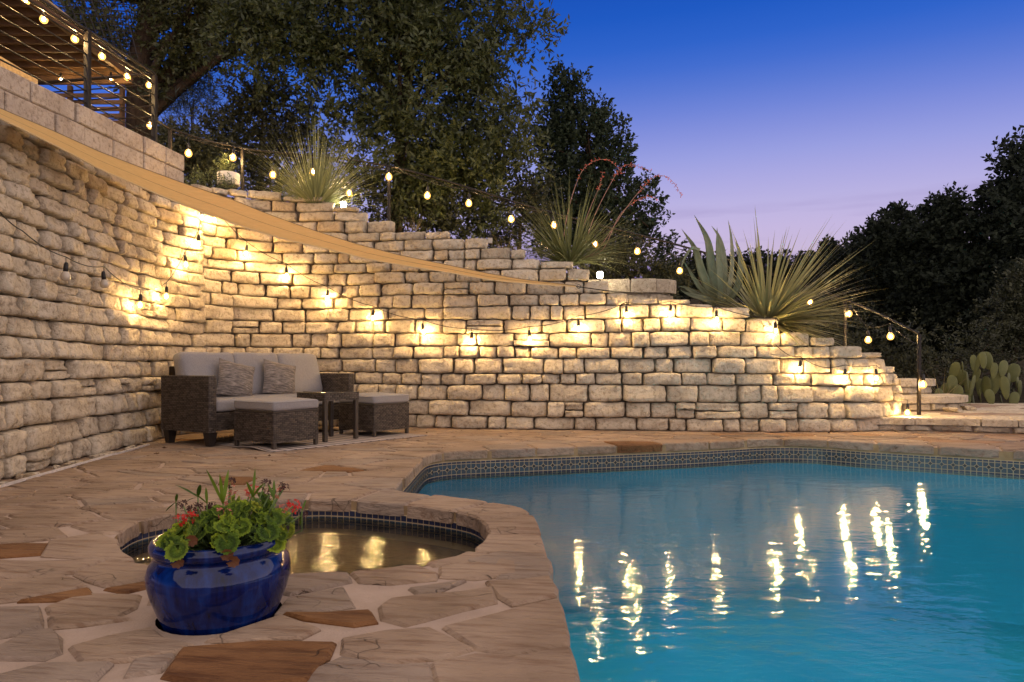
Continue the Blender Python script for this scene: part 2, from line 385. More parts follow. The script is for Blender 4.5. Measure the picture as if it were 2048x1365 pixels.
# mortar bed of the patio with the pool, spa and planting hole cut out
bm = bmesh.new()
outer = [(-4.2, -3.0), (9.5, -3.0), (9.5, 8.6), (4.6, 8.6), (4.2, 8.0), (3.6, 7.7), (0, 8.0), (-2.2, 8.4), (-3.2, 8.25), (-3.8, 7.6), (-4.2, 6.5)]
pool_in = [p for p in POOL_W]
for ring in (outer, pool_in, SPA_W, HOLE_W):
    vs = [bm.verts.new((x, y, -.010)) for x, y in ring]
    for i in range(len(vs)): bm.edges.new((vs[i], vs[(i+1) % len(vs)]))
bmesh.ops.triangle_fill(bm, use_beauty=True, use_dissolve=False, edges=bm.edges[:])
for f in list(bm.faces):
    c = f.calc_center_median()
    if inside(POOL_W, c.x, c.y) or inside(SPA_W, c.x, c.y) or inside(HOLE_W, c.x, c.y): bm.faces.remove(f)
bmesh.ops.recalc_face_normals(bm, faces=bm.faces[:])
me = bpy.data.meshes.new('patio'); bm.to_mesh(me); bm.free(); me.materials.append(MORTAR)
if me.polygons and sum(p.normal.z for p in me.polygons) < 0: me.flip_normals()
patio = link(me, 'patio'); tag(patio, kind='structure')

# ------------------------------------------------------------------ flagstones: cells cut to the pool, spa and planter outlines
def clip_half(poly, px, py, nx, ny):
    out = []
    for i in range(len(poly)):
        a, b = poly[i], poly[(i+1) % len(poly)]
        da = (a[0]-px)*nx+(a[1]-py)*ny; db = (b[0]-px)*nx+(b[1]-py)*ny
        if da <= 0: out.append(a)
        if (da < 0 < db) or (db < 0 < da):
            t = da/(da-db); out.append((a[0]+(b[0]-a[0])*t, a[1]+(b[1]-a[1])*t))
    return out
def dense(P, step):
    out = []
    for i in range(len(P)):
        a, b = P[i], P[(i+1) % len(P)]; n = max(1, int(math.hypot(b[0]-a[0], b[1]-a[1])/step))
        out += [(a[0]+(b[0]-a[0])*k/n, a[1]+(b[1]-a[1])*k/n) for k in range(n)]
    return out
OUTL = [dense(POOL_C, .05), dense(SPA_C, .04), dense(HOLE_C, .03)]
def cut_outline(poly, O):
    ins = [inside(O, *p) for p in poly]
    if all(ins): return []
    if not any(ins):
        return poly
    P = dense(poly, .03); ins = [inside(O, *p) for p in P]; n = len(P)
    st = next((i for i in range(n) if not ins[i] and ins[i-1]), None)
    if st is None: return poly
    P = P[st:]+P[:st]; ins = ins[st:]+ins[:st]; out = []; best = []; i = 0
    runs = []; cur = []
    for p, q in zip(P, ins):
        if not q: cur.append(p)
        elif cur: runs.append(cur); cur = []
    if cur: runs.append(cur)
    run = max(runs, key=len)
    if len(run) < 4: return []
    near = lambda p: min(range(len(O)), key=lambda k: (O[k][0]-p[0])**2+(O[k][1]-p[1])**2)
    a, b = near(run[-1]), near(run[0]); m = len(O)
    f = (b-a) % m; w = (a-b) % m
    arc = [O[(a+k) % m] for k in range(f+1)] if f <= w else [O[(a-k) % m] for k in range(w+1)]
    if len(arc) > 60: return []
    # drop the dense sampling of the straight edges again
    keep = [p for k, p in enumerate(run) if k == 0 or k == len(run)-1 or any(math.hypot(p[0]-c[0], p[1]-c[1]) < 1e-6 for c in poly)]
    return keep + arc[1:-1:2] if len(arc) > 2 else keep
def seeds_ring(O, d, gap):
    Q = offset(O, d); L = 0; out = []; nxt = 0.1
    for i in range(len(Q)):
        a, b = Q[i], Q[(i+1) % len(Q)]; L += math.hypot(b[0]-a[0], b[1]-a[1])
        if L > nxt: out.append(b); nxt = L + gap*random.uniform(.7, 1.35)
    return out
def wall_dist(x, y):                 # positive on the patio side
    i = int(np.argmin((WX-x)**2+(WY-y)**2)); return (x-WX[i])*NXs[i]+(y-WY[i])*NYs[i]
seeds = [p for p in seeds_ring(OUTL[1], .125, .34) ]
seeds += [p for p in seeds_ring(OUTL[0], .15, .44) if p[1] > .6 and p[0] < 5.9 and min((p[0]-q[0])**2+(p[1]-q[1])**2 for q in seeds) > .30**2 and not inside(SPA_C, *p)]
seeds += [p for p in seeds_ring(OUTL[2], .15, .38) if min((p[0]-q[0])**2+(p[1]-q[1])**2 for q in seeds) > .24**2 and not inside(SPA_C, *p)]
nring = len(seeds); tries = 0
AX, AY = 1.0, 1.7
while tries < 9000:
    tries += 1
    x = random.uniform(-3.9, 6.3); y = random.uniform(.7, 8.2)
    if inside(POOL_C, x, y) or inside(SPA_C, x, y): continue
    if wall_dist(x, y) < -.15: continue
    if x > 4.0 and y > 7.5: continue
    r = .40*random.choice([.55, .75, 1, 1.15, 1.3])*(1.28 if y > 3.9 else 1)
    ok = all(((x-q[0])*AX)**2+((y-q[1])*AY)**2 > r*r for q in seeds)
    if ok and all((x-p[0])**2+(y-p[1])**2 > .25**2 for O in OUTL for p in O[::3]): seeds.append((x, y))
BROWN = [gnd(500, 1320), gnd(690, 1235), gnd(120, 1185), gnd(50, 1105), gnd(240, 1285), gnd(480, 965), gnd(660, 942), gnd(1230, 888), gnd(1480, 872)]
def slab(poly, z, th, ux, uy):
    """thick stone with a roughened rim and a slightly uneven top"""
    P = []
    for i in range(len(poly)):
        a, b = poly[i], poly[(i+1) % len(poly)]; L = math.hypot(b[0]-a[0], b[1]-a[1]); n = max(1, int(L/.11))
        for k in range(n):
            t = k/n; x = a[0]+(b[0]-a[0])*t; y = a[1]+(b[1]-a[1])*t
            if k: j = .014*min(1, L/.2); x += random.uniform(-j, j); y += random.uniform(-j, j)
            P.append((x, y))
    n = len(P); cx = sum(p[0] for p in P)/n; cy = sum(p[1] for p in P)/n
    zz = lambda x, y: z+(x-cx)*ux+(y-cy)*uy+.004*fbm(x*5, y*5, 3)
    v = [(x+random.uniform(-.004, .004), y, -th) for x, y in P]
    v += [(x, y, zz(x, y)-.008-random.uniform(0, .004)) for x, y in P]
    ins = []
    for x, y in P:
        d = math.hypot(x-cx, y-cy)+1e-6; q = max(0, 1-.012/d); ins.append((cx+(x-cx)*q, cy+(y-cy)*q))
    v += [(x, y, zz(x, y)) for x, y in ins]
    v.append((cx, cy, zz(cx, cy)))
    f = []
    for k in range(2): f += [(k*n+i, k*n+(i+1) % n, (k+1)*n+(i+1) % n, (k+1)*n+i) for i in range(n)]
    f += [(2*n+i, 2*n+(i+1) % n, 3*n) for i in range(n)]
    return v, f
def shrink(poly, d):
    A = sum(poly[i][0]*poly[(i+1) % len(poly)][1]-poly[(i+1) % len(poly)][0]*poly[i][1] for i in range(len(poly)))
    if A < 0: poly = poly[::-1]
    out = []
    for i in range(len(poly)):
        p0, p, p1 = Vector(poly[i-1]), Vector(poly[i]), Vector(poly[(i+1) % len(poly)])
        a = (p-p0); b = (p1-p)
        if a.length < 1e-6 or b.length < 1e-6: continue
        a.normalize(); b.normalize(); na = Vector((-a.y, a.x)); nb = Vector((-b.y, b.x)); m = na+nb
        if m.length < .3: m = na
        m = m/max(.5, m.length_squared/2); q = p+m*d; out.append((q.x, q.y))
    return out
rest = MB(); nst = 0
cells = []
# the large stones nearest the eye, each with its own outline (tan, grey or brown)
NEAR = [('b', [(730,1228),(1050,1197),(1335,1207),(1310,1265),(1235,1350),(1000,1372),(830,1372),(655,1335)]), ('g', [(540,1272),(690,1247),(697,1265),(640,1312),(505,1332)]), ('t', [(285,1220),(420,1180),(600,1143),(650,1180),(770,1213),(700,1238),(500,1272),(330,1277)]),
        ('g', [(-60,1068),(150,1062),(165,1110),(165,1140),(60,1168),(-60,1190)]), ('g', [(-40,1235),(100,1167),(200,1150),(240,1185),(240,1240),(180,1264),(-40,1262)]), ('g', [(-40,1345),(180,1287),(440,1290),(350,1375),(-40,1440)]), ('t', [(200,1100),(260,1088),(420,1100),(520,1106),(330,1132),(205,1142)]),
        ('t', [(190,1060),(330,1008),(560,1013),(540,1062),(480,1093),(300,1091),(200,1084)]), ('t', [(-80,965),(240,930),(345,980),(100,1028),(-80,1050)]), ('b', [(80,1038),(352,988),(372,1015),(240,1032)]), ('b', [(430,988),(580,962),(592,980),(500,1002)]), ('t', [(300,930),(430,880),(585,895),(595,945),(430,978),(350,955)]),
        ('t', [(-60,872),(270,880),(415,876),(290,924),(-60,948)]), ('b', [(-40,817),(60,808),(195,811),(160,850),(-40,864)]), ('t', [(200,800),(370,770),(480,798),(590,885),(440,872),(170,856)]), ('g', [(1165,925),(1385,908),(1402,958),(1160,1008),(1120,1000)]), ('t', [(1408,925),(1600,870),(1752,928),(1740,950),(1560,967),(1440,960)]),
        ('g', [(1150,1030),(1370,985),(1412,1058),(1280,1076),(1110,1084)]), ('b', [(1140,1088),(1480,1082),(1502,1120),(1420,1132),(1220,1107)]), ('t', [(1520,1060),(1560,1030),(1970,985),(1982,1040),(1700,1112),(1620,1132),(1530,1106)]), ('g', [(1640,987),(1860,957),(1740,1005),(1672,1008)]), ('t', [(1762,903),(2000,872),(2060,885),(2064,930),(1900,948),(1764,940)]),
        ('t', [(1370,1185),(1540,1150),(1720,1140),(1890,1225),(1760,1262),(1500,1282),(1370,1240)]), ('t', [(1780,1142),(2100,1060),(2262,1026),(2310,1195),(2070,1250),(1905,1224)]), ('t', [(900,1172),(1130,1098),(1270,1150),(1200,1184),(940,1197),(840,1192)]), ('g', [(1250,1312),(1360,1262),(1600,1292),(1715,1290),(1740,1400),(1200,1440)]), ('t', [(1728,1290),(1900,1250),(2050,1262),(2318,1212),(2350,1400),(1760,1400)]),
        ('t', [(1950,962),(2230,940),(2254,1012),(2050,1052),(1995,1020)]), ('g', [(1870,878),(2010,838),(2206,856),(2228,930),(1990,950),(2072,920)])]
near_polys = []
for code, P in NEAR:
    poly = [(q.x, q.y) for q in (gnd(x/2, 682+y/2) for x, y in P)]
    if sum(poly[k][0]*poly[(k+1) % len(poly)][1]-poly[(k+1) % len(poly)][0]*poly[k][1] for k in range(len(poly))) < 0: poly = poly[::-1]
    near_polys.append(poly)
    for O in OUTL:
        if len(poly) >= 3: poly = cut_outline(shrink(poly, -.007) if O is OUTL[0] else poly, O)
    if len(poly) >= 3: cells.append((code, sum(p[0] for p in poly)/len(poly), sum(p[1] for p in poly)/len(poly), poly))
def keep_clear(poly):                # trim a stone where it would run under one of the large ones
    for T in near_polys:
        if not poly or len(poly) < 3: return []
        cx_ = sum(p[0] for p in poly)/len(poly); cy_ = sum(p[1] for p in poly)/len(poly)
        if min(math.hypot(p[0]-cx_, p[1]-cy_) for p in T) > 1.2: continue
        if not (any(inside(T, *p) for p in dense(poly, .03)) or any(inside(poly, *p) for p in T)): continue
        if inside(T, cx_, cy_): return []
        best = None
        for k in range(len(T)):
            a, c = T[k], T[(k+1) % len(T)]; n_ = Vector((c[1]-a[1], a[0]-c[0])).normalized(); d = (cx_-a[0])*n_.x+(cy_-a[1])*n_.y
            if best is None or d > best[0]: best = (d, a, n_)
        d, a, n_ = best; poly = clip_half(poly, a[0]+n_.x*.016, a[1]+n_.y*.016, -n_.x, -n_.y)
    return poly
for i, (sx, sy) in enumerate(seeds):
    poly = [(sx-1, sy-.8), (sx+1, sy-.8), (sx+1, sy+.8), (sx-1, sy+.8)]
    nb = sorted(range(len(seeds)), key=lambda k: (seeds[k][0]-sx)**2*AX+(seeds[k][1]-sy)**2*AY*AY)[1:26]
    for k in nb:
        qx, qy = seeds[k]; dx, dy = (qx-sx)*AX**2, (qy-sy)*AY**2
        if i < nring and k < nring: dx, dy = qx-sx, qy-sy
        poly = clip_half(poly, (sx+qx)/2, (sy+qy)/2, dx, dy)
        if len(poly) < 3: break
    for O in OUTL:
        if len(poly) >= 3: poly = cut_outline(poly, O)
    if len(poly) < 3: continue
    poly = keep_clear(poly)
    if len(poly) < 3: continue
    poly = shrink(poly, random.uniform(.006, .013))
    if len(poly) < 3: continue
    A = abs(sum(poly[k][0]*poly[(k+1) % len(poly)][1]-poly[(k+1) % len(poly)][0]*poly[k][1] for k in range(len(poly))))/2
    if A < .008 or A > 1.2: continue
    parts_ = [poly]
    if A > .075 and i >= nring and random.random() < .42:      # some stones are broken across into sharper pieces
        th_ = random.gauss(0, .55) if random.random() < .6 else random.uniform(0, PI); nx_, ny_ = -math.sin(th_), math.cos(th_); ox_, oy_ = random.gauss(0, .05), random.gauss(0, .03)
        parts_ = [clip_half(poly, sx+ox_+nx_*.007*q, sy+oy_+ny_*.007*q, -nx_*q, -ny_*q) for q in (1, -1)]
    for pp_ in parts_:
        if len(pp_) >= 3:
            cx_ = sum(p[0] for p in pp_)/len(pp_); cy_ = sum(p[1] for p in pp_)/len(pp_)
            A_ = abs(sum(pp_[k][0]*pp_[(k+1) % len(pp_)][1]-pp_[(k+1) % len(pp_)][0]*pp_[k][1] for k in range(len(pp_))))/2
            if A_ > .006: cells.append((i, cx_, cy_, pp_))
cells.sort(key=lambda c: math.hypot(c[1]+.6, c[2]))
BRI = {min(range(len(cells)), key=lambda k: (cells[k][1]-b.x)**2+(cells[k][2]-b.y)**2) for b in BROWN}
for ci, (i, sx, sy, poly) in enumerate(cells):
    br = (sy > 2.6 and ci in BRI) or random.random() < .015
    mat = {'b': FLAGB, 'g': FLAGG, 't': FLAG}[i] if isinstance(i, str) else FLAGB if br else (FLAGG if random.random() < .25 else FLAG)
    v, f = slab(poly, random.uniform(-.001, .004), (.070 if not isinstance(i, str) and i < nring else .056), random.uniform(-.006, .006), random.uniform(-.006, .006))
    if nst < 300:
        b = MB(); b.add(v, f); me = b.mesh('flagstone', mat, origin=(sx, sy, 0)); link(me, 'flagstone', patio, (sx, sy, 0)); nst += 1
    else: rest.add(v, f)
if rest.v: tag(rest.build('outer_flagstones', FLAG, patio), kind='stuff')
print('flagstones', nst, len(cells))
# low pale edging strip where the paving meets the near wall
e = MB(); pts = [wall_pt(s, 0, .13+.02*fbm(s*2)) for s in np.arange(s_at(-2.9, 2.6), s_at(-3.47, 6.3), .12)]
for p, q in zip(pts[:-1], pts[1:]): e.add([(p[0]-.012, p[1], .0), (p[0]+.012, p[1], .0), (q[0]+.012, q[1], .0), (q[0]-.012, q[1], .0),
        (p[0]-.012, p[1], .014), (p[0]+.012, p[1], .014), (q[0]+.012, q[1], .014), (q[0]-.012, q[1], .014)], [(4, 5, 6, 7), (0, 1, 5, 4), (2, 3, 7, 6), (1, 2, 6, 5), (3, 0, 4, 7)])
e.build('edging_strip', simple('pale_mortar', (.5, .45, .40), .9, .1, var=.3), patio)

# ------------------------------------------------------------------ pool and spa shells, tile bands, water
pl = N('pool_plaster', 0.7, 0.2); v = pl.pos(); pl.col(pl.ramp(pl.noise(v, .8, 3), [(.3, (.032, .33, .47)), (.7, (.046, .40, .54))])); PLASTER = pl.m
pl = N('spa_plaster', 0.7, 0.2); v = pl.pos(); pl.col(pl.ramp(pl.noise(v, 2, 3), [(.3, (.05, .06, .06)), (.7, (.08, .09, .085))])); SPAPL = pl.m
GROUT = simple('grout', (.50, .37, .21), .9, .1, var=.15)
BEDM = simple('bedding_mortar', (.30, .20, .10), .95, .1, var=.35, nscale=12)
def tile_mat(name, stops, rough=.42):
    m = N(name, rough, .5); m.col(m.mix(.6, m.ramp(m.noise(m.pos(rnd=23), 28, 4, .7), stops), m.ramp(m.island(), [(0, stops[0][1]), (1, stops[-1][1])]))); return m.m
T_NAVY = tile_mat('navy_tile', [(.3, (.006, .008, .022)), (.7, (.014, .018, .05))])
T_BLUE = tile_mat('mottled_tile', [(.25, (.008, .022, .036)), (.45, (.016, .036, .05)), (.6, (.055, .036, .022)), (.8, (.022, .056, .078))])
T_DIAM = simple('black_tile', (.006, .005, .006), .4, .4)
def shell(name, Wl, depth, plaster, tile_from, zt0, zt1):
    b = MB(); n = len(Wl)
    v = []
    for z in (-.012, zt0, zt1, -depth): v += [(x, y, z) for x, y in Wl]
    for k, mi in ((0, 2), (1, 0), (2, 1)): b.add(v, [(k*n+i, k*n+(i+1) % n, (k+1)*n+(i+1) % n, (k+1)*n+i) for i in range(n)], mi)
    o = b.build(name, [GROUT, plaster, BEDM]); tag(o, kind='structure')
    bm = bmesh.new(); vs = [bm.verts.new((x, y, -depth)) for x, y in Wl]; bm.faces.new(vs); bmesh.ops.triangulate(bm, faces=bm.faces[:])
    me = bpy.data.meshes.new('floor'); bm.to_mesh(me); bm.free(); me.materials.append(plaster); link(me, 'basin_floor', o)
    return o
def walk(P, step):                   # evenly spaced stations round a closed outline with inward normals
    D = dense(P, .01); A = sum(P[i][0]*P[(i+1) % len(P)][1]-P[(i+1) % len(P)][0]*P[i][1] for i in range(len(P))); sg = 1 if A > 0 else -1
    L = np.concatenate([[0], np.cumsum([math.hypot(D[(i+1) % len(D)][0]-D[i][0], D[(i+1) % len(D)][1]-D[i][1]) for i in range(len(D))])])
    X = np.array([p[0] for p in D]+[D[0][0]]); Y = np.array([p[1] for p in D]+[D[0][1]])
    n = int(L[-1]/step); S_ = np.linspace(0, L[-1], n+1)
    x = np.interp(S_, L, X); y = np.interp(S_, L, Y); tx = np.gradient(x); ty = np.gradient(y); l = np.hypot(tx, ty)
    return x, y, -ty/l*sg, tx/l*sg
def tile_band(parent, Wl, step, rows, zone, diamonds):
    x, y, nx, ny = walk(Wl, step); b = MB(); g = .0034; P = .004
    for i in range(len(x)-1):
        if not zone((x[i]+x[i+1])/2, (y[i]+y[i+1])/2): continue
        for (z0, z1, mi) in rows:
            u = g/step; q = lambda t, z, o: (x[i]+(x[i+1]-x[i])*t+nx[i]*o, y[i]+(y[i+1]-y[i])*t+ny[i]*o, z)
            v = [q(u, z0+g, 0), q(1-u, z0+g, 0), q(1-u, z1-g, 0), q(u, z1-g, 0), q(u, z0+g, P), q(1-u, z0+g, P), q(1-u, z1-g, P), q(u, z1-g, P)]
            b.add(v, [(4, 5, 6, 7), (0, 1, 5, 4), (1, 2, 6, 5), (2, 3, 7, 6), (3, 0, 4, 7)], mi)
    if diamonds:
        zc, r = diamonds; b2 = []
        for i in range(1, len(x)-1, 2):
            if not zone(x[i], y[i]): continue
            tx, ty = ny[i], -nx[i]
            for rr, oo, mi in ((r, .0055, 3), (r*.72, .0085, 2)):
                c = (x[i]+nx[i]*oo, y[i]+ny[i]*oo)
                b.add([(c[0]-tx*rr, c[1]-ty*rr, zc), (c[0], c[1], zc-rr), (c[0]+tx*rr, c[1]+ty*rr, zc), (c[0], c[1], zc+rr), (x[i], y[i], zc)],
                      [(0, 1, 2, 3), (0, 3, 4), (3, 2, 4), (2, 1, 4), (1, 0, 4)], mi)
    o = b.build('tile_band', [T_NAVY, T_BLUE, T_DIAM, GROUT], parent); tag(o, kind='stuff'); return o
pool = shell('pool_basin', POOL_W, 1.5, PLASTER, 0, -.087, -.245)
tile_band(pool, POOL_W, .0436, [(-.112, -.09, 0), (-.156, -.112, 1), (-.200, -.156, 1), (-.24, -.200, 0)], lambda x, y: y > 3.2 and x < 6.8, (-.156, .023))
spa = shell('spa_basin', SPA_W, .95, SPAPL, 0, -.060, -.20)
tile_band(spa, SPA_W, .036, [(-.098, -.063, 0), (-.134, -.098, 1), (-.17, -.134, 1)], lambda x, y: True, None)
for nm, cen, nrm in (('pool_lamp', (.215, 2.2, -.72), (1, .1, 0)), ('pool_lamp', (.215, .4, -.72), (1, .1, 0))):
    b = MB(); t = 16; ring = [(0, .10*math.cos(2*PI*k/t), .10*math.sin(2*PI*k/t)) for k in range(t)]
    b.add([(.02, y, z) for _, y, z in ring], [tuple(range(t))], 0)
    b.add([(.0, y*1.3, z*1.3) for _, y, z in ring]+[(.022, y, z) for _, y, z in ring], [(k, (k+1) % t, t+(k+1) % t, t+k) for k in range(t)], 1)
    o = b.build(nm, [POOLLAMP, simple('lamp_ring', (.6, .6, .6), .3)], pool); o.location = cen

def water_mat(name, tint, ripple, rip_scale, gloss_r):
    m = bpy.data.materials.new(name); m.use_nodes = True; t = m.node_tree; t.nodes.clear(); L = t.links.new
    nn = lambda k: t.nodes.new(k)
    o = nn('ShaderNodeOutputMaterial'); mx = nn('ShaderNodeMixShader'); tr = nn('ShaderNodeBsdfTransparent'); gl = nn('ShaderNodeBsdfGlossy'); fr = nn('ShaderNodeFresnel')
    tr.inputs[0].default_value = (*tint, 1); gl.inputs['Roughness'].default_value = gloss_r; gl.inputs[0].default_value = (1, 1, 1, 1); fr.inputs[0].default_value = 1.33
    g = nn('ShaderNodeNewGeometry'); hs = []
    def nz(sc, scale, detail, w):
        mp = nn('ShaderNodeMapping'); mp.inputs['Scale'].default_value = sc; L(g.outputs['Position'], mp.inputs[0])
        x = nn('ShaderNodeTexNoise'); x.inputs['Scale'].default_value = scale; x.inputs['Detail'].default_value = detail; L(mp.outputs[0], x.inputs['Vector'])
        mm = nn('ShaderNodeMath'); mm.operation = 'MULTIPLY'; mm.inputs[1].default_value = w; L(x.outputs['Fac'], mm.inputs[0]); return mm.outputs[0]
    a = nz((.80, 1.5, 1), rip_scale, 2, 1.0); b = nz((.85, 1.5, 1), rip_scale*3.6, 2, .40)
    # calm water beyond, livelier water nearer the jets
    ad = nn('ShaderNodeMath'); ad.operation = 'ADD'; L(a, ad.inputs[0]); L(b, ad.inputs[1])
    bp = nn('ShaderNodeBump'); bp.inputs['Strength'].default_value = 1.0; bp.inputs['Distance'].default_value = ripple; L(ad.outputs[0], bp.inputs['Height'])
    L(bp.outputs[0], gl.inputs['Normal']); L(bp.outputs[0], fr.inputs['Normal'])
    L(fr.outputs[0], mx.inputs[0]); L(tr.outputs[0], mx.inputs[1]); L(gl.outputs[0], mx.inputs[2]); L(mx.outputs[0], o.inputs[0]); return m
def sheet(name, P, z, mat):
    bm = bmesh.new(); vs = [bm.verts.new((x, y, z)) for x, y in P]; f = bm.faces.new(vs); f.normal_update()
    if f.normal.z < 0: bmesh.ops.reverse_faces(bm, faces=[f])
    bmesh.ops.triangulate(bm, faces=bm.faces[:]); me = bpy.data.meshes.new(name); bm.to_mesh(me); bm.free(); me.materials.append(mat)
    o = link(me, name); tag(o, kind='structure'); return o
sheet('pool_water', offset(POOL_W, .002), -.212, water_mat('pool_water', (.68, .96, .99), .0046, 4.6, .065))
sheet('spa_water', offset(SPA_W, .002), -.108, water_mat('spa_water', (.75, .80, .75), .0046, 9, .035))
b = MB(); b.add([(x, y, -.058) for x, y in HOLE_W]+[(x, y, -.010) for x, y in HOLE_W], [tuple(range(32))]+[(i, (i+1) % 32, 32+(i+1) % 32, 32+i) for i in range(32)])
b.build('planting_hole', SOIL, patio)

# ------------------------------------------------------------------ dry stone walls, stone by stone
US = np.array([-1, -.985, -.935, -.72, -.4, -.1, .2, .5, .78, .94, .986, 1]); VS = np.array([-1, -.97, -.86, -.45, 0, .42, .85, .97, 1])
def stone_mesh(s0, s1, hb, ht, bulge, proud, seed, fn, cutmax=.20):
    """one rough stone: a rounded, uneven face whose rim runs back into the wall"""
    r = random.Random(seed); nu, nv = len(US), len(VS)
    ox, oy = r.uniform(0, 99), r.uniform(0, 99); tilt_u = r.uniform(-.024, .024); tilt_v = r.uniform(-.018, .012)
    cut = [r.uniform(.0, cutmax) for _ in range(4)]; v = []
    w = s1-s0
    for j, b in enumerate(VS):
        for i, a in enumerate(US):
            k = (0 if a < 0 else 1)+(0 if b < 0 else 2); cc = cut[k]*abs(a)**5*abs(b)**5
            aa = a*(1-cc*.45*min(1, .35/w)); bb = b*(1-cc)
            ed = .014*fbm(ox+a*2.2, oy+b*1.5, 5)
            s = (s0+s1)/2+aa*w/2+ed*abs(a); f = (bb+1)/2
            hbot = hb(s); htop = ht(s)
            h = hbot+(htop-hbot)*f+.013*fbm(ox+a*2.6+7, oy, 2)*abs(b)
            p = (max(0, 1-abs(a)**26))**.5*(max(0, 1-abs(b)**16))**.5
            o = proud-.075+ (.075+bulge)*p + (tilt_u*a+tilt_v*b)*p + .024*fbm(ox+a*1.7, oy+b*1.3)*p + .020*fbm(ox+a*5.5, oy+b*4, 9)*p
            v.append(fn(s, h, o))
    f = [(j*nu+i, j*nu+i+1, (j+1)*nu+i+1, (j+1)*nu+i) for j in range(nv-1) for i in range(nu-1)]
    return v, f
def lay_wall(root, sa, sb, base, hs, wmin, wmax, seed, gap=(.003, .009), prd=(-.026, .034), split=.05, cutmax=.20, limit=300):
    r = random.Random(seed); hcur = 0.0; row = 0; laid = []; loc = root.location
    while hcur < 3.0 and row < len(hs):
        H = hs[row]
        lo = lambda s, h=hcur, k=row: h+.022*fbm(s*.7, k*3.1+seed) if k else h
        up = lambda s, h=hcur+H, k=row+1: h+.022*fbm(s*.7, k*3.1+seed)
        s = sa-r.uniform(0, .1)*(sa > .2)
        if row == 0: s = sa
        while s < sb-.04:
            w = r.uniform(wmin, wmax)*(0.75 if r.random() < .25 else 1.0)*(1+.12*(H-.13)/.05); w = max(w, .14)
            if sb-(s+w) < .16: w = sb-s
            mid = s+w/2; t = top_h(mid)
            if mid >= sa-.02 and hcur+.055 < t and hcur+H > base(mid)+.03:
                g = r.uniform(.0005, .004); last = hcur+H*1.55 >= t
                pieces = [(0, 1)]
                if hcur+H > t+.01: pieces = [(0, max(.4, (t-hcur)/H))]
                elif H > .135 and r.random() < split: q = r.uniform(.4, .6); pieces = [(0, q), (q, 1)]
                for (q0, q1) in pieces:
                    hb = lambda x, q0=q0, lo=lo, up=up: lo(x)+(up(x)-lo(x))*q0+g
                    ht = lambda x, q1=q1, lo=lo, up=up: lo(x)+(up(x)-lo(x))*q1-g+(r.uniform(-.012, .02) if last and False else 0)
                    gs = r.uniform(*gap); v, f = stone_mesh(s+gs, s+w-gs, hb, ht, r.uniform(.004, .020), r.uniform(*prd), r.random()*1e6, wall_pt, cutmax)
                    laid.append((v, f))
            s += w
        hcur += H; row += 1
    n = 0; rest = MB()
    for v, f in laid:
        c = v[len(v)//2]
        b = MB(); b.add(v, f)
        if n < limit:
            me = b.mesh('stone', LIME, True, origin=c); link(me, 'stone', root, (c[0]-loc.x, c[1]-loc.y, c[2]-loc.z)); n += 1
        else: rest.add(v, f)
    if rest.v: tag(rest.build('upper_stones', LIME, root, True, origin=loc), kind='stuff')
    print('stones', len(laid)); return laid
def backing(root, sa, sb, o=-.075):  # packed earth and rubble behind the stones
    st = np.arange(sa, sb, .06); b = MB(); v = []
    for s in st:
        t = top_h(s)-.10
        v += [wall_pt(s, -.03, o), wall_pt(s, t, o), wall_pt(s, t-.02, o-.45), wall_pt(s, -.03, o-.45)]
    n = len(st); b.add(v, [(i*4+k, (i+1)*4+k, (i+1)*4+(k+1) % 4, i*4+(k+1) % 4) for i in range(n-1) for k in range(4)]+[(0, 1, 2, 3), tuple((n-1)*4+k for k in (3, 2, 1, 0))])
    b.build('rubble_core', JOINT, root, origin=root.location)
rr = random.Random(3)
wl = empty('dry_stone_wall', wall_pt(s_at(-3.25, 4.3), 0), 0, 'long rough limestone wall running along the left of the patio under the shade sail', 'stone wall')
lay_wall(wl, s_at(-2.93, 2.7), S_CORNER, lambda s: 0, [.15, .165, .175, .14, .155, .145, .15, .14, .145, .13, .14, .125, .135, .125, .13, .12, .125, .12, .12, .115, .115, .115], .16, .40, 11, (.003, .011), (-.034, .032), .09, .30)
backing(wl, s_at(-2.93, 2.7), S_CORNER+.1, -.085)
wr = empty('dry_stone_wall', wall_pt(s_at(1.3, 7.64), 0), 0, 'tall curved limestone retaining wall with a stepped top, behind sofa and pool', 'stone wall')
lay_wall(wr, S_CORNER, WS[-1]-.3, lambda s: 0.0, [.145, .175, .19, .135, .165, .135, .165, .15, .155, .145, .15, .14, .125, .135, .125, .12, .135, .125, .125, .12, .12, .12], .18, .45, 29)
backing(wr, S_CORNER-.1, WS[-1]-.25)

ck = random.Random(77); chink = MB()
for k in range(46):
    s_ = ck.uniform(s_at(-2.95, 2.8), s_at(-3.49, 6.4)); p = wall_pt(s_, 0, ck.uniform(.04, .11)); v, f = rbox_data(ck.uniform(.012, .035), ck.uniform(.010, .025), ck.uniform(.006, .016), .005)
    a = ck.uniform(0, 3); chink.add([(p[0]+q[0]*math.cos(a)-q[1]*math.sin(a)+ck.uniform(-.003, .003), p[1]+q[0]*math.sin(a)+q[1]*math.cos(a), .010+q[2]+ck.uniform(-.002, .002)) for q in v], f)
tag(chink.build('rubble', LIME), 'small loose stone chips along the foot of the near wall', 'rubble', kind='stuff')
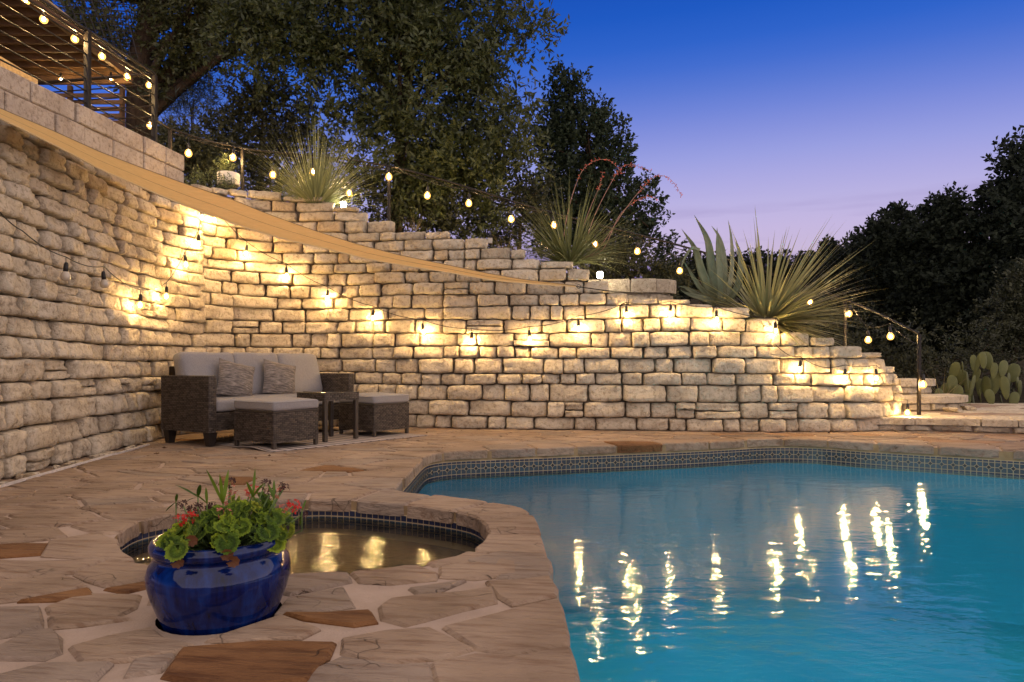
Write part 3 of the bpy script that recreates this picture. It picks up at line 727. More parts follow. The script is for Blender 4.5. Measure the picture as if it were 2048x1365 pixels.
# ashlar wall that carries the deck
A0, A1 = Vector((-4.35, 3.2)), Vector((-3.72, 7.77)); ad = (A1-A0); AL = ad.length; ad.normalize(); an = Vector((ad.y, -ad.x))
ash = empty('block_wall', (A1.x, A1.y, 2.4), 0, 'mortared wall of squared limestone blocks above the rough wall, carrying the deck railing', 'stone wall')
def ash_pt(t, o, z): p = A0+ad*t+an*o; return (p.x, p.y, z)
def ash_box(t0, t1, o0, o1, z0, z1, bev):
    v, f = rbox_data((t1-t0)/2, (o1-o0)/2, (z1-z0)/2, bev); c = ((t0+t1)/2, (o0+o1)/2, (z0+z1)/2)
    vv = [ash_pt(c[0]+p[0], c[1]+p[1], c[2]+p[2]) for p in v]
    return vv, [q[::-1] for q in f]
z = 2.38; row = 0; ra = random.Random(5)
for H in (.20, .165, .19, .185):
    t = AL; zz = z+.0
    while t > 0:
        w = ra.uniform(.26, .52) if not (t == AL) else ra.choice([.18, .34]); t0 = max(0, t-w)
        v, f = ash_box(t0+.006, t-.006, -.30, ra.uniform(-.010, .014), z+.006, z+H-.006, .010)
        b = MB(); b.add(v, f); me = b.mesh('block', ASHLAR, origin=v[0]); l = ash.location; link(me, 'block', ash, (v[0][0]-l.x, v[0][1]-l.y, v[0][2]-l.z)); t = t0
    z += H
v, f = ash_box(-.0, AL-.02, -.29, -.028, 2.2, 3.112, .002); b = MB(); b.add(v, f); b.build('mortar_core', MORTAR, ash, origin=ash.location)

# ------------------------------------------------------------------ landing and curved steps at the far end
land = empty('landing', (5.2, 7.6, 0), 0, 'low paved limestone landing with two-course front edge at the foot of the steps', 'landing')
LF = [Vector((p[0], p[1])) for p in catmull([(3.80, 7.60, 0), (4.2, 7.60, 0), (4.68, 7.53, 0), (5.46, 7.28, 0), (6.4, 6.9, 0), (7.6, 6.2, 0)], .03)]
LSs = np.concatenate([[0], np.cumsum([(LF[i+1]-LF[i]).length for i in range(len(LF)-1)])]); LXx = [p.x for p in LF]; LYy = [p.y for p in LF]
def land_pt(s, h, o):
    x = np.interp(s, LSs, LXx); y = np.interp(s, LSs, LYy); x2 = np.interp(s+.02, LSs, LXx); y2 = np.interp(s+.02, LSs, LYy)
    x1 = np.interp(s-.02, LSs, LXx); y1 = np.interp(s-.02, LSs, LYy); d = Vector((x2-x1, y2-y1)).normalized()
    return (x+d.y*o, y-d.x*o, h)
def course(root, fn, sa, sb, h0, h1, wmin, wmax, proud, name='stone', mat=LIME):
    s = sa
    while s < sb-.05:
        w = min(random.uniform(wmin, wmax), sb-s)
        if sb-(s+w) < .15: w = sb-s
        a, bb = random.uniform(-.004, .004), random.uniform(-.005, .004)
        v, f = stone_mesh(s+.005, s+w-.005, lambda x: h0+.004+a, lambda x: h1-.004+bb, .015, proud+random.uniform(-.01, .012), random.random()*1e6, fn)
        m = MB(); m.add(v, f); c = v[len(v)//2]; l = root.location
        link(m.mesh(name, mat, True, origin=c), name, root, (c[0]-l.x, c[1]-l.y, c[2]-l.z)); s += w
course(land, land_pt, 0, LSs[-1], 0.0, .075, .26, .42, -.03)
def slab_ring(root, fn, sa, sb, z, th, depth, wmin, wmax, over, mat, name='cap_stone'):
    s = sa
    while s < sb-.05:
        w = min(random.uniform(wmin, wmax), sb-s)
        if sb-(s+w) < .2: w = sb-s
        n = max(2, int(w/.12)); P = [fn(s+.006+(w-.012)*k/n, 0, over+random.uniform(-.015, .015)) for k in range(n+1)]
        Q = [fn(s+.008+(w-.016)*k/n, 0, -depth+random.uniform(-.04, .04)) for k in range(n, -1, -1)]
        poly = [(p[0], p[1]) for p in P+Q]; v, f = slab(shrink(poly, .001), z, -th, random.uniform(-.01, .01), random.uniform(-.006, .006))
        m = MB(); m.add(v, f); c = v[0]; l = root.location; link(m.mesh(name, mat, origin=c), name, root, (c[0]-l.x, c[1]-l.y, c[2]-l.z)); s += w
slab_ring(land, land_pt, 0, LSs[-1], .15, .075, .30, .30, .75, .02, LIME)
# paving on the landing
bed = MB(); edge = [land_pt(s, .135, -.05) for s in np.linspace(.1, LSs[-1], 16)]
poly = edge + [(8.6, 8.2, .135), (8.6, 10.3, .135), (5.6, 10.3, .135), (3.9, 9.6, .135), (4.0, 8.3, .135)]
nb = len(poly); bed.add(poly+[(x, y, -.05) for x, y, _ in poly], [tuple(range(nb))]+[(i, nb+i, nb+(i+1) % nb, (i+1) % nb) for i in range(nb)])
bed.build('bed', MORTAR, land, origin=land.location)
ls = []
for _ in range(2500):
    x, y = random.uniform(4.0, 8.4), random.uniform(7.2, 10.1)
    i = int(np.argmin((np.array(LXx)-x)**2+(np.array(LYy)-y)**2)); d = land_pt(LSs[i], 0, -.30)
    if y < d[1]+.13: continue
    if all(((x-q[0]))**2+((y-q[1])*1.4)**2 > .42**2 for q in ls): ls.append((x, y))
for i, (sx, sy) in enumerate(ls):
    poly = [(sx-.5, sy-.4), (sx+.5, sy-.4), (sx+.5, sy+.4), (sx-.5, sy+.4)]
    for k in sorted(range(len(ls)), key=lambda k: (ls[k][0]-sx)**2+(ls[k][1]-sy)**2)[1:20]:
        qx, qy = ls[k]; poly = clip_half(poly, (sx+qx)/2, (sy+qy)/2, qx-sx, (qy-sy)*2)
        if len(poly) < 3: break
    i_ = int(np.argmin((np.array(LXx)-sx)**2+(np.array(LYy)-sy)**2)); p1 = land_pt(LSs[i_], 0, -.30); p2 = land_pt(LSs[i_], 0, -.2)
    if len(poly) >= 3: poly = clip_half(poly, p1[0], p1[1], p2[0]-p1[0], p2[1]-p1[1])
    if len(poly) < 3: continue
    poly = shrink(poly, .009)
    if len(poly) < 3: continue
    v, f = slab(poly, .147, -.10, 0, 0); m = MB(); m.add(v, f); l = land.location
    link(m.mesh('flagstone', random.choice([FLAG, LIME, LIME]), origin=v[0]), 'flagstone', land, (v[0][0]-l.x, v[0][1]-l.y, v[0][2]-l.z))
def round_step(label, pts, z0, z1, back):
    P = [Vector((p[0], p[1])) for p in catmull([(a, b, 0) for a, b in pts], .03)]
    Ls = np.concatenate([[0], np.cumsum([(P[i+1]-P[i]).length for i in range(len(P)-1)])]); X_ = [p.x for p in P]; Y_ = [p.y for p in P]
    def fn(s, h, o):
        x = np.interp(s, Ls, X_); y = np.interp(s, Ls, Y_)
        d = Vector((np.interp(s+.03, Ls, X_)-np.interp(s-.03, Ls, X_), np.interp(s+.03, Ls, Y_)-np.interp(s-.03, Ls, Y_))).normalized()
        return (x+d.y*o, y-d.x*o, h)
    root = empty('stone_step', (*fn(Ls[-1]/2, 0, 0)[:2], z0), 0, label, 'stone step', 'curved limestone steps')
    course(root, fn, 0, Ls[-1], z0, z0+(z1-z0)*.5, .22, .42, -.03)
    slab_ring(root, fn, 0, Ls[-1], z1, z0+(z1-z0)*.52, .42, .3, .6, .03, LIME)
    fill = [fn(s, 0, -.06) for s in np.linspace(0, Ls[-1], 14)]+[(a, b, 0) for a, b in back]; n = len(fill); m = MB()
    m.add([(x, y, z1-.012) for x, y, _ in fill]+[(x, y, z0-.1) for x, y, _ in fill], [tuple(range(n))]+[(i, n+i, n+(i+1) % n, (i+1) % n) for i in range(n)])
    m.build('core', LIME, root, origin=root.location)
round_step('lowest curved limestone step, widest, behind the rail post on the landing', [(4.25, 8.75), (4.8, 8.68), (5.4, 8.72), (5.85, 8.9), (6.08, 9.2), (6.05, 9.5)], .15, .335, [(5.6, 9.9), (4.2, 9.9)])
round_step('second curved limestone step, between the lowest step and the wall end', [(4.3, 9.38), (4.9, 9.3), (5.5, 9.38), (5.92, 9.62), (6.0, 9.9)], .33, .54, [(5.6, 10.4), (4.2, 10.4)])
round_step('third curved limestone step high behind the end of the retaining wall', [(3.9, 10.0), (4.5, 9.95), (5.0, 10.05), (5.2, 10.3)], .53, .74, [(4.8, 10.9), (3.8, 10.9)])
round_step('rough limestone step behind the wall top beside the agave', [(.95, 8.52), (1.5, 8.44), (1.9, 8.47), (2.05, 8.62)], 1.45, 1.80, [(1.9, 9.2), (.95, 9.2)])
for x, y, lab in ((1905, 824, 'loose flat stone chip lying on the landing below the lowest step'), (1935, 820, 'small pale broken stone standing on the landing by the step')):
    p = gnd(x, y, .15); v, f = rbox_data(.09, .06, .022, .01); b = MB(); b.add([(q[0]+random.uniform(-.015, .015), q[1]+random.uniform(-.02, .02), q[2]*(1+.5*random.random())+.022) for q in v], f)
    o = b.build('loose_stone', LIME); o.location = (p.x, p.y, .151); o.rotation_euler[2] = random.uniform(0, 3); tag(o, lab, 'stone')

# ------------------------------------------------------------------ woven furniture
wk = N('wicker', .55, .4); wk.col(wk.ramp(wk.island(), [(0, (.027, .019, .013)), (.5, (.048, .035, .025)), (1, (.085, .064, .047))])); WICKER = wk.m
WBACK = simple('wicker_backing', (.022, .015, .011), .8, .1)  # darker backing box behind the woven strands
LEGM = simple('dark_leg', (.022, .016, .013), .45, .4)
def fabric(name, c, weave=500):
    m = N(name, .95, .08); v = m.pos()
    f = m.noise(v, 140, 2); m.col(m.ramp(f, [(.3, tuple(x*.86 for x in c)), (.7, tuple(x*1.1 for x in c))]))
    n1 = m.bump(m.noise(v, 6, 3), .5, .03); m.bump(m.noise(v, weave, 2), .35, .002, n1); return m.m
CUSH = fabric('cushion_fabric', (.255, .238, .228))
pm = N('pillow_fabric', .95, .08); v = pm.pos(); tco = pm.n('ShaderNodeTexCoord')
mpp = pm.n('ShaderNodeMapping'); mpp.inputs['Scale'].default_value = (10, 10, 75); pm.l(tco.outputs['Object'], mpp.inputs[0])
pm.col(pm.ramp(pm.noise(mpp.outputs[0], 1.3, 5, .7), [(.3, (.06, .05, .045)), (.5, (.17, .145, .125)), (.66, (.32, .275, .235))])); pm.bump(pm.noise(mpp.outputs[0], 1.3, 5, .7), .6, .006); PILLOW = pm.m
def weave(b, P, U, V, Nn, lu, lv, cu=.042, cv=.0165):
    """rows of short over-and-under strands on a panel"""
    P, U, V, Nn = Vector(P), Vector(U), Vector(V), Vector(Nn); nv_ = max(1, round(lv/cv)); cv = lv/nv_; nu_ = max(1, round(lu/cu)); cu = lu/nu_
    for j in range(nv_):
        u = -cu/2 if j % 2 else 0
        while u < lu-1e-4:
            a0, a1 = max(0, u), min(lu, u+cu)
            if a1-a0 > .006:
                d = a1-a0; vs = []
                for t, o in ((0, -.001), (.22, .004), (.78, .004), (1, -.001)):
                    for q in (.05, .93): vs.append(P+U*(a0+d*t)+V*(cv*(j+q))+Nn*o)
                b.add(vs, [(0, 2, 3, 1), (2, 4, 5, 3), (4, 6, 7, 5)], 0)
            u += cu
def wbox(b, x0, x1, y0, y1, z0, z1, sides):
    b.box(x0+.001, x1-.001, y0+.001, y1-.001, z0, z1-.001, 1)
    if 'f' in sides: weave(b, (x0, y0, z0), (1, 0, 0), (0, 0, 1), (0, -1, 0), x1-x0, z1-z0)
    if 'b' in sides: weave(b, (x1, y1, z0), (-1, 0, 0), (0, 0, 1), (0, 1, 0), x1-x0, z1-z0)
    if 'l' in sides: weave(b, (x0, y1, z0), (0, -1, 0), (0, 0, 1), (-1, 0, 0), y1-y0, z1-z0)
    if 'r' in sides: weave(b, (x1, y0, z0), (0, 1, 0), (0, 0, 1), (1, 0, 0), y1-y0, z1-z0)
    if 't' in sides: weave(b, (x0, y0, z1), (1, 0, 0), (0, 1, 0), (0, 0, 1), x1-x0, y1-y0)
def cushion_mesh(hx, hy, hz, r, crown=0.0, seed=0, n=10, wr=.004):
    v = []; f = []; key = {}
    def vid(p):
        k = tuple(round(c*1000) for c in p)
        if k not in key:
            q = Vector((p[0]*hx, p[1]*hy, p[2]*hz)); inn = Vector((max(-hx+r, min(hx-r, q.x)), max(-hy+r, min(hy-r, q.y)), max(-hz+r, min(hz-r, q.z))))
            d = q-inn
            if d.length > 1e-9: q = inn+d.normalized()*r*min(1, d.length/r*1.0 if d.length < r else 1)
            cz = crown*(1-p[0]**2)*(1-p[1]**2)*p[2]; q.z += cz
            q += Vector((fbm(q.x*6+seed, q.y*6, q.z*6), fbm(q.x*6, q.y*6+seed, 3), fbm(q.x*5, q.y*5, seed)))*wr*1.6
            key[k] = len(v); v.append(tuple(q))
        return key[k]
    g = [-1, -.94, -.82]+[(-.82+1.64*k/(n-4)) for k in range(1, n-4)]+[.82, .94, 1]
    for ax in range(3):
        for s in (-1, 1):
            for i in range(len(g)-1):
                for j in range(len(g)-1):
                    q = []
                    for (a, c) in ((i, j), (i+1, j), (i+1, j+1), (i, j+1)):
                        p = [0, 0, 0]; p[ax] = s; p[(ax+1) % 3] = g[a]; p[(ax+2) % 3] = g[c]; q.append(vid(p))
                    f.append(tuple(q if s > 0 else q[::-1]))
    b = MB(); b.add(v, f); return b
def piping(b, hx, hy, z, r, rad):
    pts = []
    for cx, cy, a0 in ((hx-rad, hy-rad, 0), (-hx+rad, hy-rad, 90), (-hx+rad, -hy+rad, 180), (hx-rad, -hy+rad, 270)):
        pts += [(cx+rad*math.cos(R(a0+t)), cy+rad*math.sin(R(a0+t)), z) for t in (0, 45, 90)]
    b.tube(pts+[pts[0], pts[1]], r, 5, cap=False)
def foot(b, x, y, z1, w0, w1):
    b.add([(x+sx*w0/2, y+sy*w0/2, 0) for sx, sy in ((-1, -1), (1, -1), (1, 1), (-1, 1))]+[(x+sx*w1/2, y+sy*w1/2, z1) for sx, sy in ((-1, -1), (1, -1), (1, 1), (-1, 1))],
          [(3, 2, 1, 0), (4, 5, 6, 7), (0, 1, 5, 4), (1, 2, 6, 5), (2, 3, 7, 6), (3, 0, 4, 7)])

SA = R(60); L_, D_ = 1.85, .70
sofa = empty('wicker_sofa', (-2.71, 6.10, .004), SA, 'brown wicker three-seat sofa with grey cushions, set in the wall corner', 'sofa')
AW = .078
for x0, x1, sd in ((0, AW, 'lfrtb'), (L_-AW, L_, 'lfrtb')):
    b = MB(); wbox(b, x0, x1, 0, D_, .125, .634, sd); b.build('armrest', [WICKER, WBACK], sofa)
b = MB(); wbox(b, AW+.002, L_-AW-.002, .02, D_-.10, .135, .30, 'f'); b.build('seat_base', [WICKER, WBACK], sofa)
b = MB(); wbox(b, AW+.002, L_-AW-.002, D_-.09, D_, .135, .72, 'ftb'); b.build('backrest', [WICKER, WBACK], sofa)
for x in (.055, L_-.055):
    for y in (.055, D_-.055):
        b = MB(); foot(b, x, y, .124, .055, .088); b.build('leg', LEGM, sofa)
cw = (L_-2*AW)/3
c = cushion_mesh((L_-2*AW)/2-.006, .30, .058, .03, .012, 3, 16, .003); o = c.build('seat_cushion', CUSH, sofa, True); o.location = (L_/2, .315, .362)
for k in range(3):
    c = cushion_mesh(cw/2+.012, .085, .235, .06, .0, 11+k, 12, .007); o = c.build('back_cushion', CUSH, sofa, True)
    o.location = (AW+cw*(k+.5)-.012, .505-.004*k, .628); o.rotation_euler = (R(-15), 0, R((-2, 1, 2)[k]))
    p = MB(); 
def pillow(loc, rot, label, s=.188):
    n = 14; b = MB(); v = []; f = []
    for side in (1, -1):
        for j in range(n+1):
            for i in range(n+1):
                u, w = -1+2*i/n, -1+2*j/n
                x = u*(s*(1-.07*(1-w*w)))+.006*fbm(u*2, w*2, side); z = w*(s*(1-.07*(1-u*u)))
                t = .075*(max(0, 1-abs(u)**2.2)**.6)*(max(0, 1-abs(w)**2.2)**.6)
                v.append((x, side*t+.008*fbm(u*2.5+9, w*2.5, 4)*t/.07, z))
    m = (n+1)**2
    for j in range(n):
        for i in range(n):
            q = (j*(n+1)+i, j*(n+1)+i+1, (j+1)*(n+1)+i+1, (j+1)*(n+1)+i); f.append(q[::-1]); f.append(tuple(m+k for k in q))
    b.add(v, f); o = b.build('throw_pillow', PILLOW, None, True); o.location = sofa_pt(*loc); o.rotation_euler = rot; tag(o, label, 'pillow', 'throw pillows on the sofa')
def sofa_pt(x, y, z):
    c, s = math.cos(SA), math.sin(SA); l = sofa.location; return (l.x+c*x-s*y, l.y+s*x+c*y, z)
pillow((.52, .30, .592), (R(-20), R(14), SA-R(14)), 'brown flecked throw pillow on the sofa, the one nearer its dark front arm')
pillow((1.06, .30, .592), (R(-20), R(12), SA-R(14)), 'brown flecked throw pillow leaning at the middle of the sofa, beside the table')

def ottoman(near, ang, w, d, label):
    root = empty('ottoman', (near.x, near.y, .010), ang, label, 'ottoman', 'wicker ottomans on the rug')
    b = MB(); wbox(b, .0, w, .0, d, .052, .312, 'lfrb'); b.box(-.004, w+.004, -.004, d+.004, .312, .328, 0, .004); b.build('basket', [WICKER, WBACK], root)
    for x in (.018, w-.018):
        for y in (.018, d-.018):
            b = MB(); b.box(x-.017, x+.017, y-.017, y+.017, 0, .30, 0, .004); b.build('leg', WICKER, root)
    c = cushion_mesh(w/2+.008, d/2+.008, .043, .026, .018, near.x*7, 12, .003); o = c.build('cushion', CUSH, root, True); o.location = (w/2, d/2, .372)
    p = MB(); piping(p, w/2+.006, d/2+.006, .030, .004, .03); q = p.build('piping', CUSH, o, True)
    return root
ottoman(Vector((-2.05, 5.87)), R(58), .50, .54, 'wicker ottoman with grey cushion in front, closest to the pool spa')
ottoman(Vector((-1.395, 6.90)), R(54), .50, .54, 'wicker ottoman with grey cushion behind the side table, by the wall')
tb = empty('side_table', (-1.765, 6.43, .010), R(54), 'small square wicker side table between the two ottomans', 'table')
b = MB(); wbox(b, 0, .42, 0, .42, .385, .455, 'lfrb'); b.box(-.004, .424, -.004, .424, .455, .462, 0, .002); b.build('tabletop', [WICKER, WBACK], tb)
b = MB(); b.box(.04, .38, .04, .38, .463, .469, 0, .002); b.build('glass_inset', simple('dark_glass', (.03, .028, .025), .08, .6), tb)
for x in (.022, .398):
    for y in (.022, .398):
        b = MB(); b.box(x-.02, x+.02, y-.02, y+.02, 0, .384, 0, .004); b.build('leg', WICKER, tb)
# striped rug with a curled front edge
rg = N('rug_weave', .95, .05); ro = rg.n('ShaderNodeTexCoord'); rs = rg.n('ShaderNodeSeparateXYZ'); rg.l(ro.outputs['Object'], rs.inputs[0])
rm = rg.n('ShaderNodeMath', operation='MULTIPLY'); rm.inputs[1].default_value = 62; rg.l(rs.outputs['X'], rm.inputs[0])
rsn = rg.n('ShaderNodeMath', operation='SINE'); rg.l(rm.outputs[0], rsn.inputs[0])
rg.col(rg.ramp(rsn.outputs[0], [(.0, (.36, .30, .26)), (.55, (.36, .30, .26)), (.75, (.13, .11, .10))])); rg.bump(rg.noise(rg.pos(), 260, 2), .4, .003)
b = MB(); nx_, ny_ = 60, 16; v = []
for j in range(ny_+1):
    for i in range(nx_+1):
        x, y = 1.78*i/nx_, 1.15*j/ny_
        z = .004+.022*max(0, 1-((x-.02)/.30)**2)*max(0, 1-abs(y-.33)/.26)+.003*(1+fbm(x*9, y*2))*max(0, 1-y/.12)
        v.append((x, y+.014*fbm(x*7, 5)*(j == 0), z))
b.add(v, [(j*(nx_+1)+i, j*(nx_+1)+i+1, (j+1)*(nx_+1)+i+1, (j+1)*(nx_+1)+i) for j in range(ny_) for i in range(nx_)])
o = b.build('rug', rg.m, None, True); o.location = (-2.02, 5.74, .002); o.rotation_euler[2] = R(50); o.modifiers.new('t', 'SOLIDIFY').thickness = .005
tag(o, 'thin striped grey rug under the ottomans with a rippled front edge', 'rug')

# ------------------------------------------------------------------ blue planter and geranium
gz = N('blue_glaze', .06, .4); v = gz.pos(); sp = gz.n('ShaderNodeSeparateXYZ'); gz.l(gz.n('ShaderNodeNewGeometry').outputs['Position'], sp.inputs[0])
st = gz.pos(scale=(14, 14, 2.2))
f = gz.noise(st, 2.2, 5, .6); gz.col(gz.ramp(f, [(.30, (.0015, .003, .018)), (.5, (.002, .009, .07)), (.70, (.004, .026, .14))]))
gz.bump(gz.noise(v, 16, 2), .10, .012)
pot = empty('blue_planter', (*POTC, -.055), 0, 'round cobalt blue glazed planter set into the paving by the spa', 'planter')
prof_p = [(.0, 0), (.150, 0), (.166, .012), (.176, .035), (.192, .07), (.210, .112), (.2205, .150), (.2215, .172), (.214, .196), (.200, .210), (.1945, .217), (.1965, .224),
          (.206, .230), (.2125, .240), (.2125, .252), (.206, .262), (.195, .2655), (.186, .261), (.182, .250), (.180, .225), (.176, .19)]
prof_p = [(r*.925, z*1.07) for r, z in prof_p]; b = MB(); b.lathe(prof_p, 64); b.build('body', gz.m, pot, True)
b = MB(); b.lathe([(0, .215), (.10, .22), (.166, .21)], 24); b.build('soil', SOIL, pot)
ger = empty('geranium', (*POTC, .15), 0, 'leafy geranium with red and dried flower heads growing in the blue planter', 'plant')
def leafmat(name, c0, c1, rough=.5, trans=.25):
    m = N(name, rough, .3); m.col(m.ramp(m.island(), [(0, c0), (1, c1)])); m.p.inputs['Roughness'].default_value = rough
    tr = m.n('ShaderNodeBsdfTranslucent'); tr.inputs[0].default_value = (*[x*1.3 for x in c1], 1); mx = m.n('ShaderNodeMixShader'); mx.inputs[0].default_value = trans
    m.l(m.p.outputs[0], mx.inputs[1]); m.l(tr.outputs[0], mx.inputs[2]); m.l(mx.outputs[0], m.out.inputs[0]); return m.m
def zoned(name, c0, c1):
    m = N(name, .55, .3); tc_ = m.n('ShaderNodeTexCoord'); ln = m.n('ShaderNodeVectorMath', operation='LENGTH'); m.l(tc_.outputs['Object'], ln.inputs[0])
    base = m.ramp(ln.outputs['Value'], [(0, c1), (.35, c0), (.62, tuple(x*.62 for x in c0)), (.8, c1), (1, tuple(x*1.15 for x in c1))])
    oi = m.n('ShaderNodeObjectInfo'); base = m.mix(1.0, base, m.ramp(oi.outputs['Random'], [(0, (.5, .6, .45)), (.5, (1.25, 1.2, .9)), (1, (2.1, 1.8, 1.1))]), 'MULTIPLY'); m.col(base)
    wv = m.n('ShaderNodeTexNoise'); wv.inputs['Scale'].default_value = 6; m.l(tc_.outputs['Object'], wv.inputs['Vector']); m.bump(wv.outputs['Fac'], .6, .1)
    tr = m.n('ShaderNodeBsdfTranslucent'); m.l(base, tr.inputs[0]); mx = m.n('ShaderNodeMixShader'); mx.inputs[0].default_value = .22
    m.l(m.p.outputs[0], mx.inputs[1]); m.l(tr.outputs[0], mx.inputs[2]); m.l(mx.outputs[0], m.out.inputs[0]); return m.m
GLEAF = [zoned('geranium_leaf', (.085, .15, .012), (.16, .24, .02)), zoned('geranium_leaf_dark', (.05, .10, .010), (.10, .16, .018)), zoned('geranium_leaf_pale', (.16, .22, .02), (.24, .29, .035))]
GSTEM = simple('green_stem', (.12, .18, .05), .6); BROWNL = leafmat('withered', (.10, .035, .012), (.17, .07, .03)); RED = leafmat('red_petal', (.45, .012, .008), (.62, .03, .02), .5, .3); PINK = leafmat('pink_petal', (.45, .12, .08), (.55, .2, .14), .5, .3); DARKP = leafmat('dried_head', (.035, .015, .012), (.07, .025, .02))
def ger_leaf_mesh(mat, seed):
    r = random.Random(seed); n = 43; b = MB(); v = [(0, 0, 0)]
    for ring, q in ((1, .38), (2, .75), (3, 1.0)):
        for k in range(n):
            a = R(200)+2*PI*(k/n)*0.0+ (R(-160)+R(320)*k/(n-1)); rad = q*(1+.0*ring)
            sc = 1+.07*math.cos(k*2*PI/6.0)*q+.05*(1 if k % 2 else -1)*(ring == 3)
            z = .30*q*q + .055*math.cos(k*2*PI/6)*q + .05*r.uniform(-1, 1)*q
            v.append((rad*sc*math.cos(a+PI/2), rad*sc*math.sin(a+PI/2), z*.8))
    f = [(0, 1+k, 2+k) for k in range(n-1)]
    for ring in range(2): f += [(1+ring*n+k, 1+(ring+1)*n+k, 2+(ring+1)*n+k, 2+ring*n+k) for k in range(n-1)]
    b.add(v, f); return b.mesh('leaf', mat, True)
GM = [ger_leaf_mesh(GLEAF[k % 3 if k < 5 else 0], k) for k in range(7)]
rg_ = random.Random(21); stems = MB()
def put(me, name, p, out, size, roll, parent=ger):
    o = link(me, name, parent); zax = out.normalized(); xa = Vector((0, 0, 1)).cross(zax)
    xa = xa.normalized() if xa.length > .01 else Vector((1, 0, 0)); ya = zax.cross(xa)
    M = Matrix((xa, ya, zax)).transposed() @ Matrix.Rotation(roll, 3, 'Z'); o.rotation_euler = M.to_euler(); o.scale = (size,)*3; o.location = p; return o
for k in range(165):
    a = rg_.uniform(0, 2*PI); rr_ = .185*math.sqrt(rg_.random()); x = rr_*math.cos(a)*1.05+.012; y = rr_*math.sin(a)
    hump = .115*math.exp(-((x-.075)/.09)**2)+.045*math.exp(-((x+.05)/.08)**2)
    z = .075+hump*(1-(y/.22)**2)*rg_.uniform(.55, 1.0)
    if x < -.13: continue
    d = Vector((x*2.2+rg_.uniform(-.7, .7), y*2.2-.45+rg_.uniform(-.6, .6), .6+rg_.uniform(-.3, .3)))
    put(GM[k % 7], 'leaf', (x, y, z), d, rg_.uniform(.016, .029), rg_.uniform(-1, 1))
    stems.tube([(x*.4, y*.4, .05), (x*.7, y*.7, z*.6), (x, y, z)], .0022, 4)
for x, y, z in ((.185, -.06, .065), (.18, -.1, .11), (-.03, -.205, .085), (.17, -.02, .13), (.10, -.19, .10)):
    put(GM[int(abs(x)*100) % 2], 'leaf', (x, y, z), Vector((x, y-.15, .25)), .033, 0)
me_w = ger_leaf_mesh(BROWNL, 55)
for x, y, z in ((-.03, -.208, .055), (.105, -.205, .075), (.12, -.20, .055), (.0, -.19, .11)):
    put(me_w, 'withered_leaf', (x, y, z), Vector((0.3, -1, -.2)), .017, 1.0)
def petal_head(mat, n, rad, seed):
    r = random.Random(seed); b = MB()
    for k in range(n):
        d = Vector((r.gauss(0, 1), r.gauss(0, 1), r.gauss(.3, .8))).normalized(); c = d*rad*r.uniform(.5, 1); u = d.cross(Vector((0, 0, 1))).normalized(); w = d.cross(u)
        s = rad*r.uniform(.25, .42)
        for q in range(4):
            t = q*PI/2+r.random(); e = u*math.cos(t)+w*math.sin(t); g_ = d.cross(e)
            b.add([c, c+e*s*.7+g_*s*.4+d*s*.2, c+e*s*1.2+d*s*.3, c+e*s*.7-g_*s*.4+d*s*.2], [(0, 1, 2, 3)])
    return b.mesh('flower_head', mat)
HEADS = {'r': petal_head(RED, 9, .022, 1), 'p': petal_head(PINK, 8, .02, 2), 'd': petal_head(DARKP, 14, .018, 3)}
def ger_px(x, y, dy=0.0):
    p = at(x, y, POTC[1]+dy); return Vector((p.x-POTC[0], p.y-POTC[1], p.z-.15))
for kind, x, y, dy in (('r', 358, 1044, -.06), ('r', 372, 1040, -.04), ('r', 386, 1034, -.02), ('r', 586, 1012, .02), ('r', 594, 1018, .03), ('d', 366, 1012, .0), ('d', 395, 1015, 0), ('d', 410, 1022, .03), ('d', 424, 1016, .05), ('d', 382, 1020, .05),
                       ('p', 462, 978, .05), ('d', 460, 966, .05), ('p', 500, 985, .03), ('r', 506, 984, .03), ('d', 530, 968, .02), ('p', 560, 985, .02), ('d', 568, 976, .03), ('d', 540, 988, .04), ('p', 452, 1030, -.1), ('p', 440, 1028, -.08), ('p', 566, 1020, .05), ('d', 604, 1030, .02), ('p', 460, 1000, .0)):
    p = ger_px(x, y, dy); o = link(HEADS[kind], 'flower_head', ger, p); o.rotation_euler = (random.random(), random.random(), random.random()*6)
    stems.tube([(p.x*.45, p.y*.4, .06), (p.x*.8, p.y*.8, p.z*.6+.02), tuple(p)], .0022, 4)
def lance(b, p, d, L, w, droop):
    d = d.normalized(); side = d.cross(Vector((0, 0, 1))).normalized(); v = []; f = []; n = 6; q = Vector(p)
    for i in range(n+1):
        t = i/n; ww = w*math.sin(PI*min(1, t*.92+.06))**.8; up = Vector((0, 0, 1))*.25*ww
        v += [q-side*ww+up, q, q+side*ww+up]; dd = (d+Vector((0, 0, -droop*t*2))).normalized(); q = q+dd*(L/n)
    for i in range(n): f += [(i*3, i*3+1, i*3+4, i*3+3), (i*3+1, i*3+2, i*3+5, i*3+4)]
    b.add(v, f)
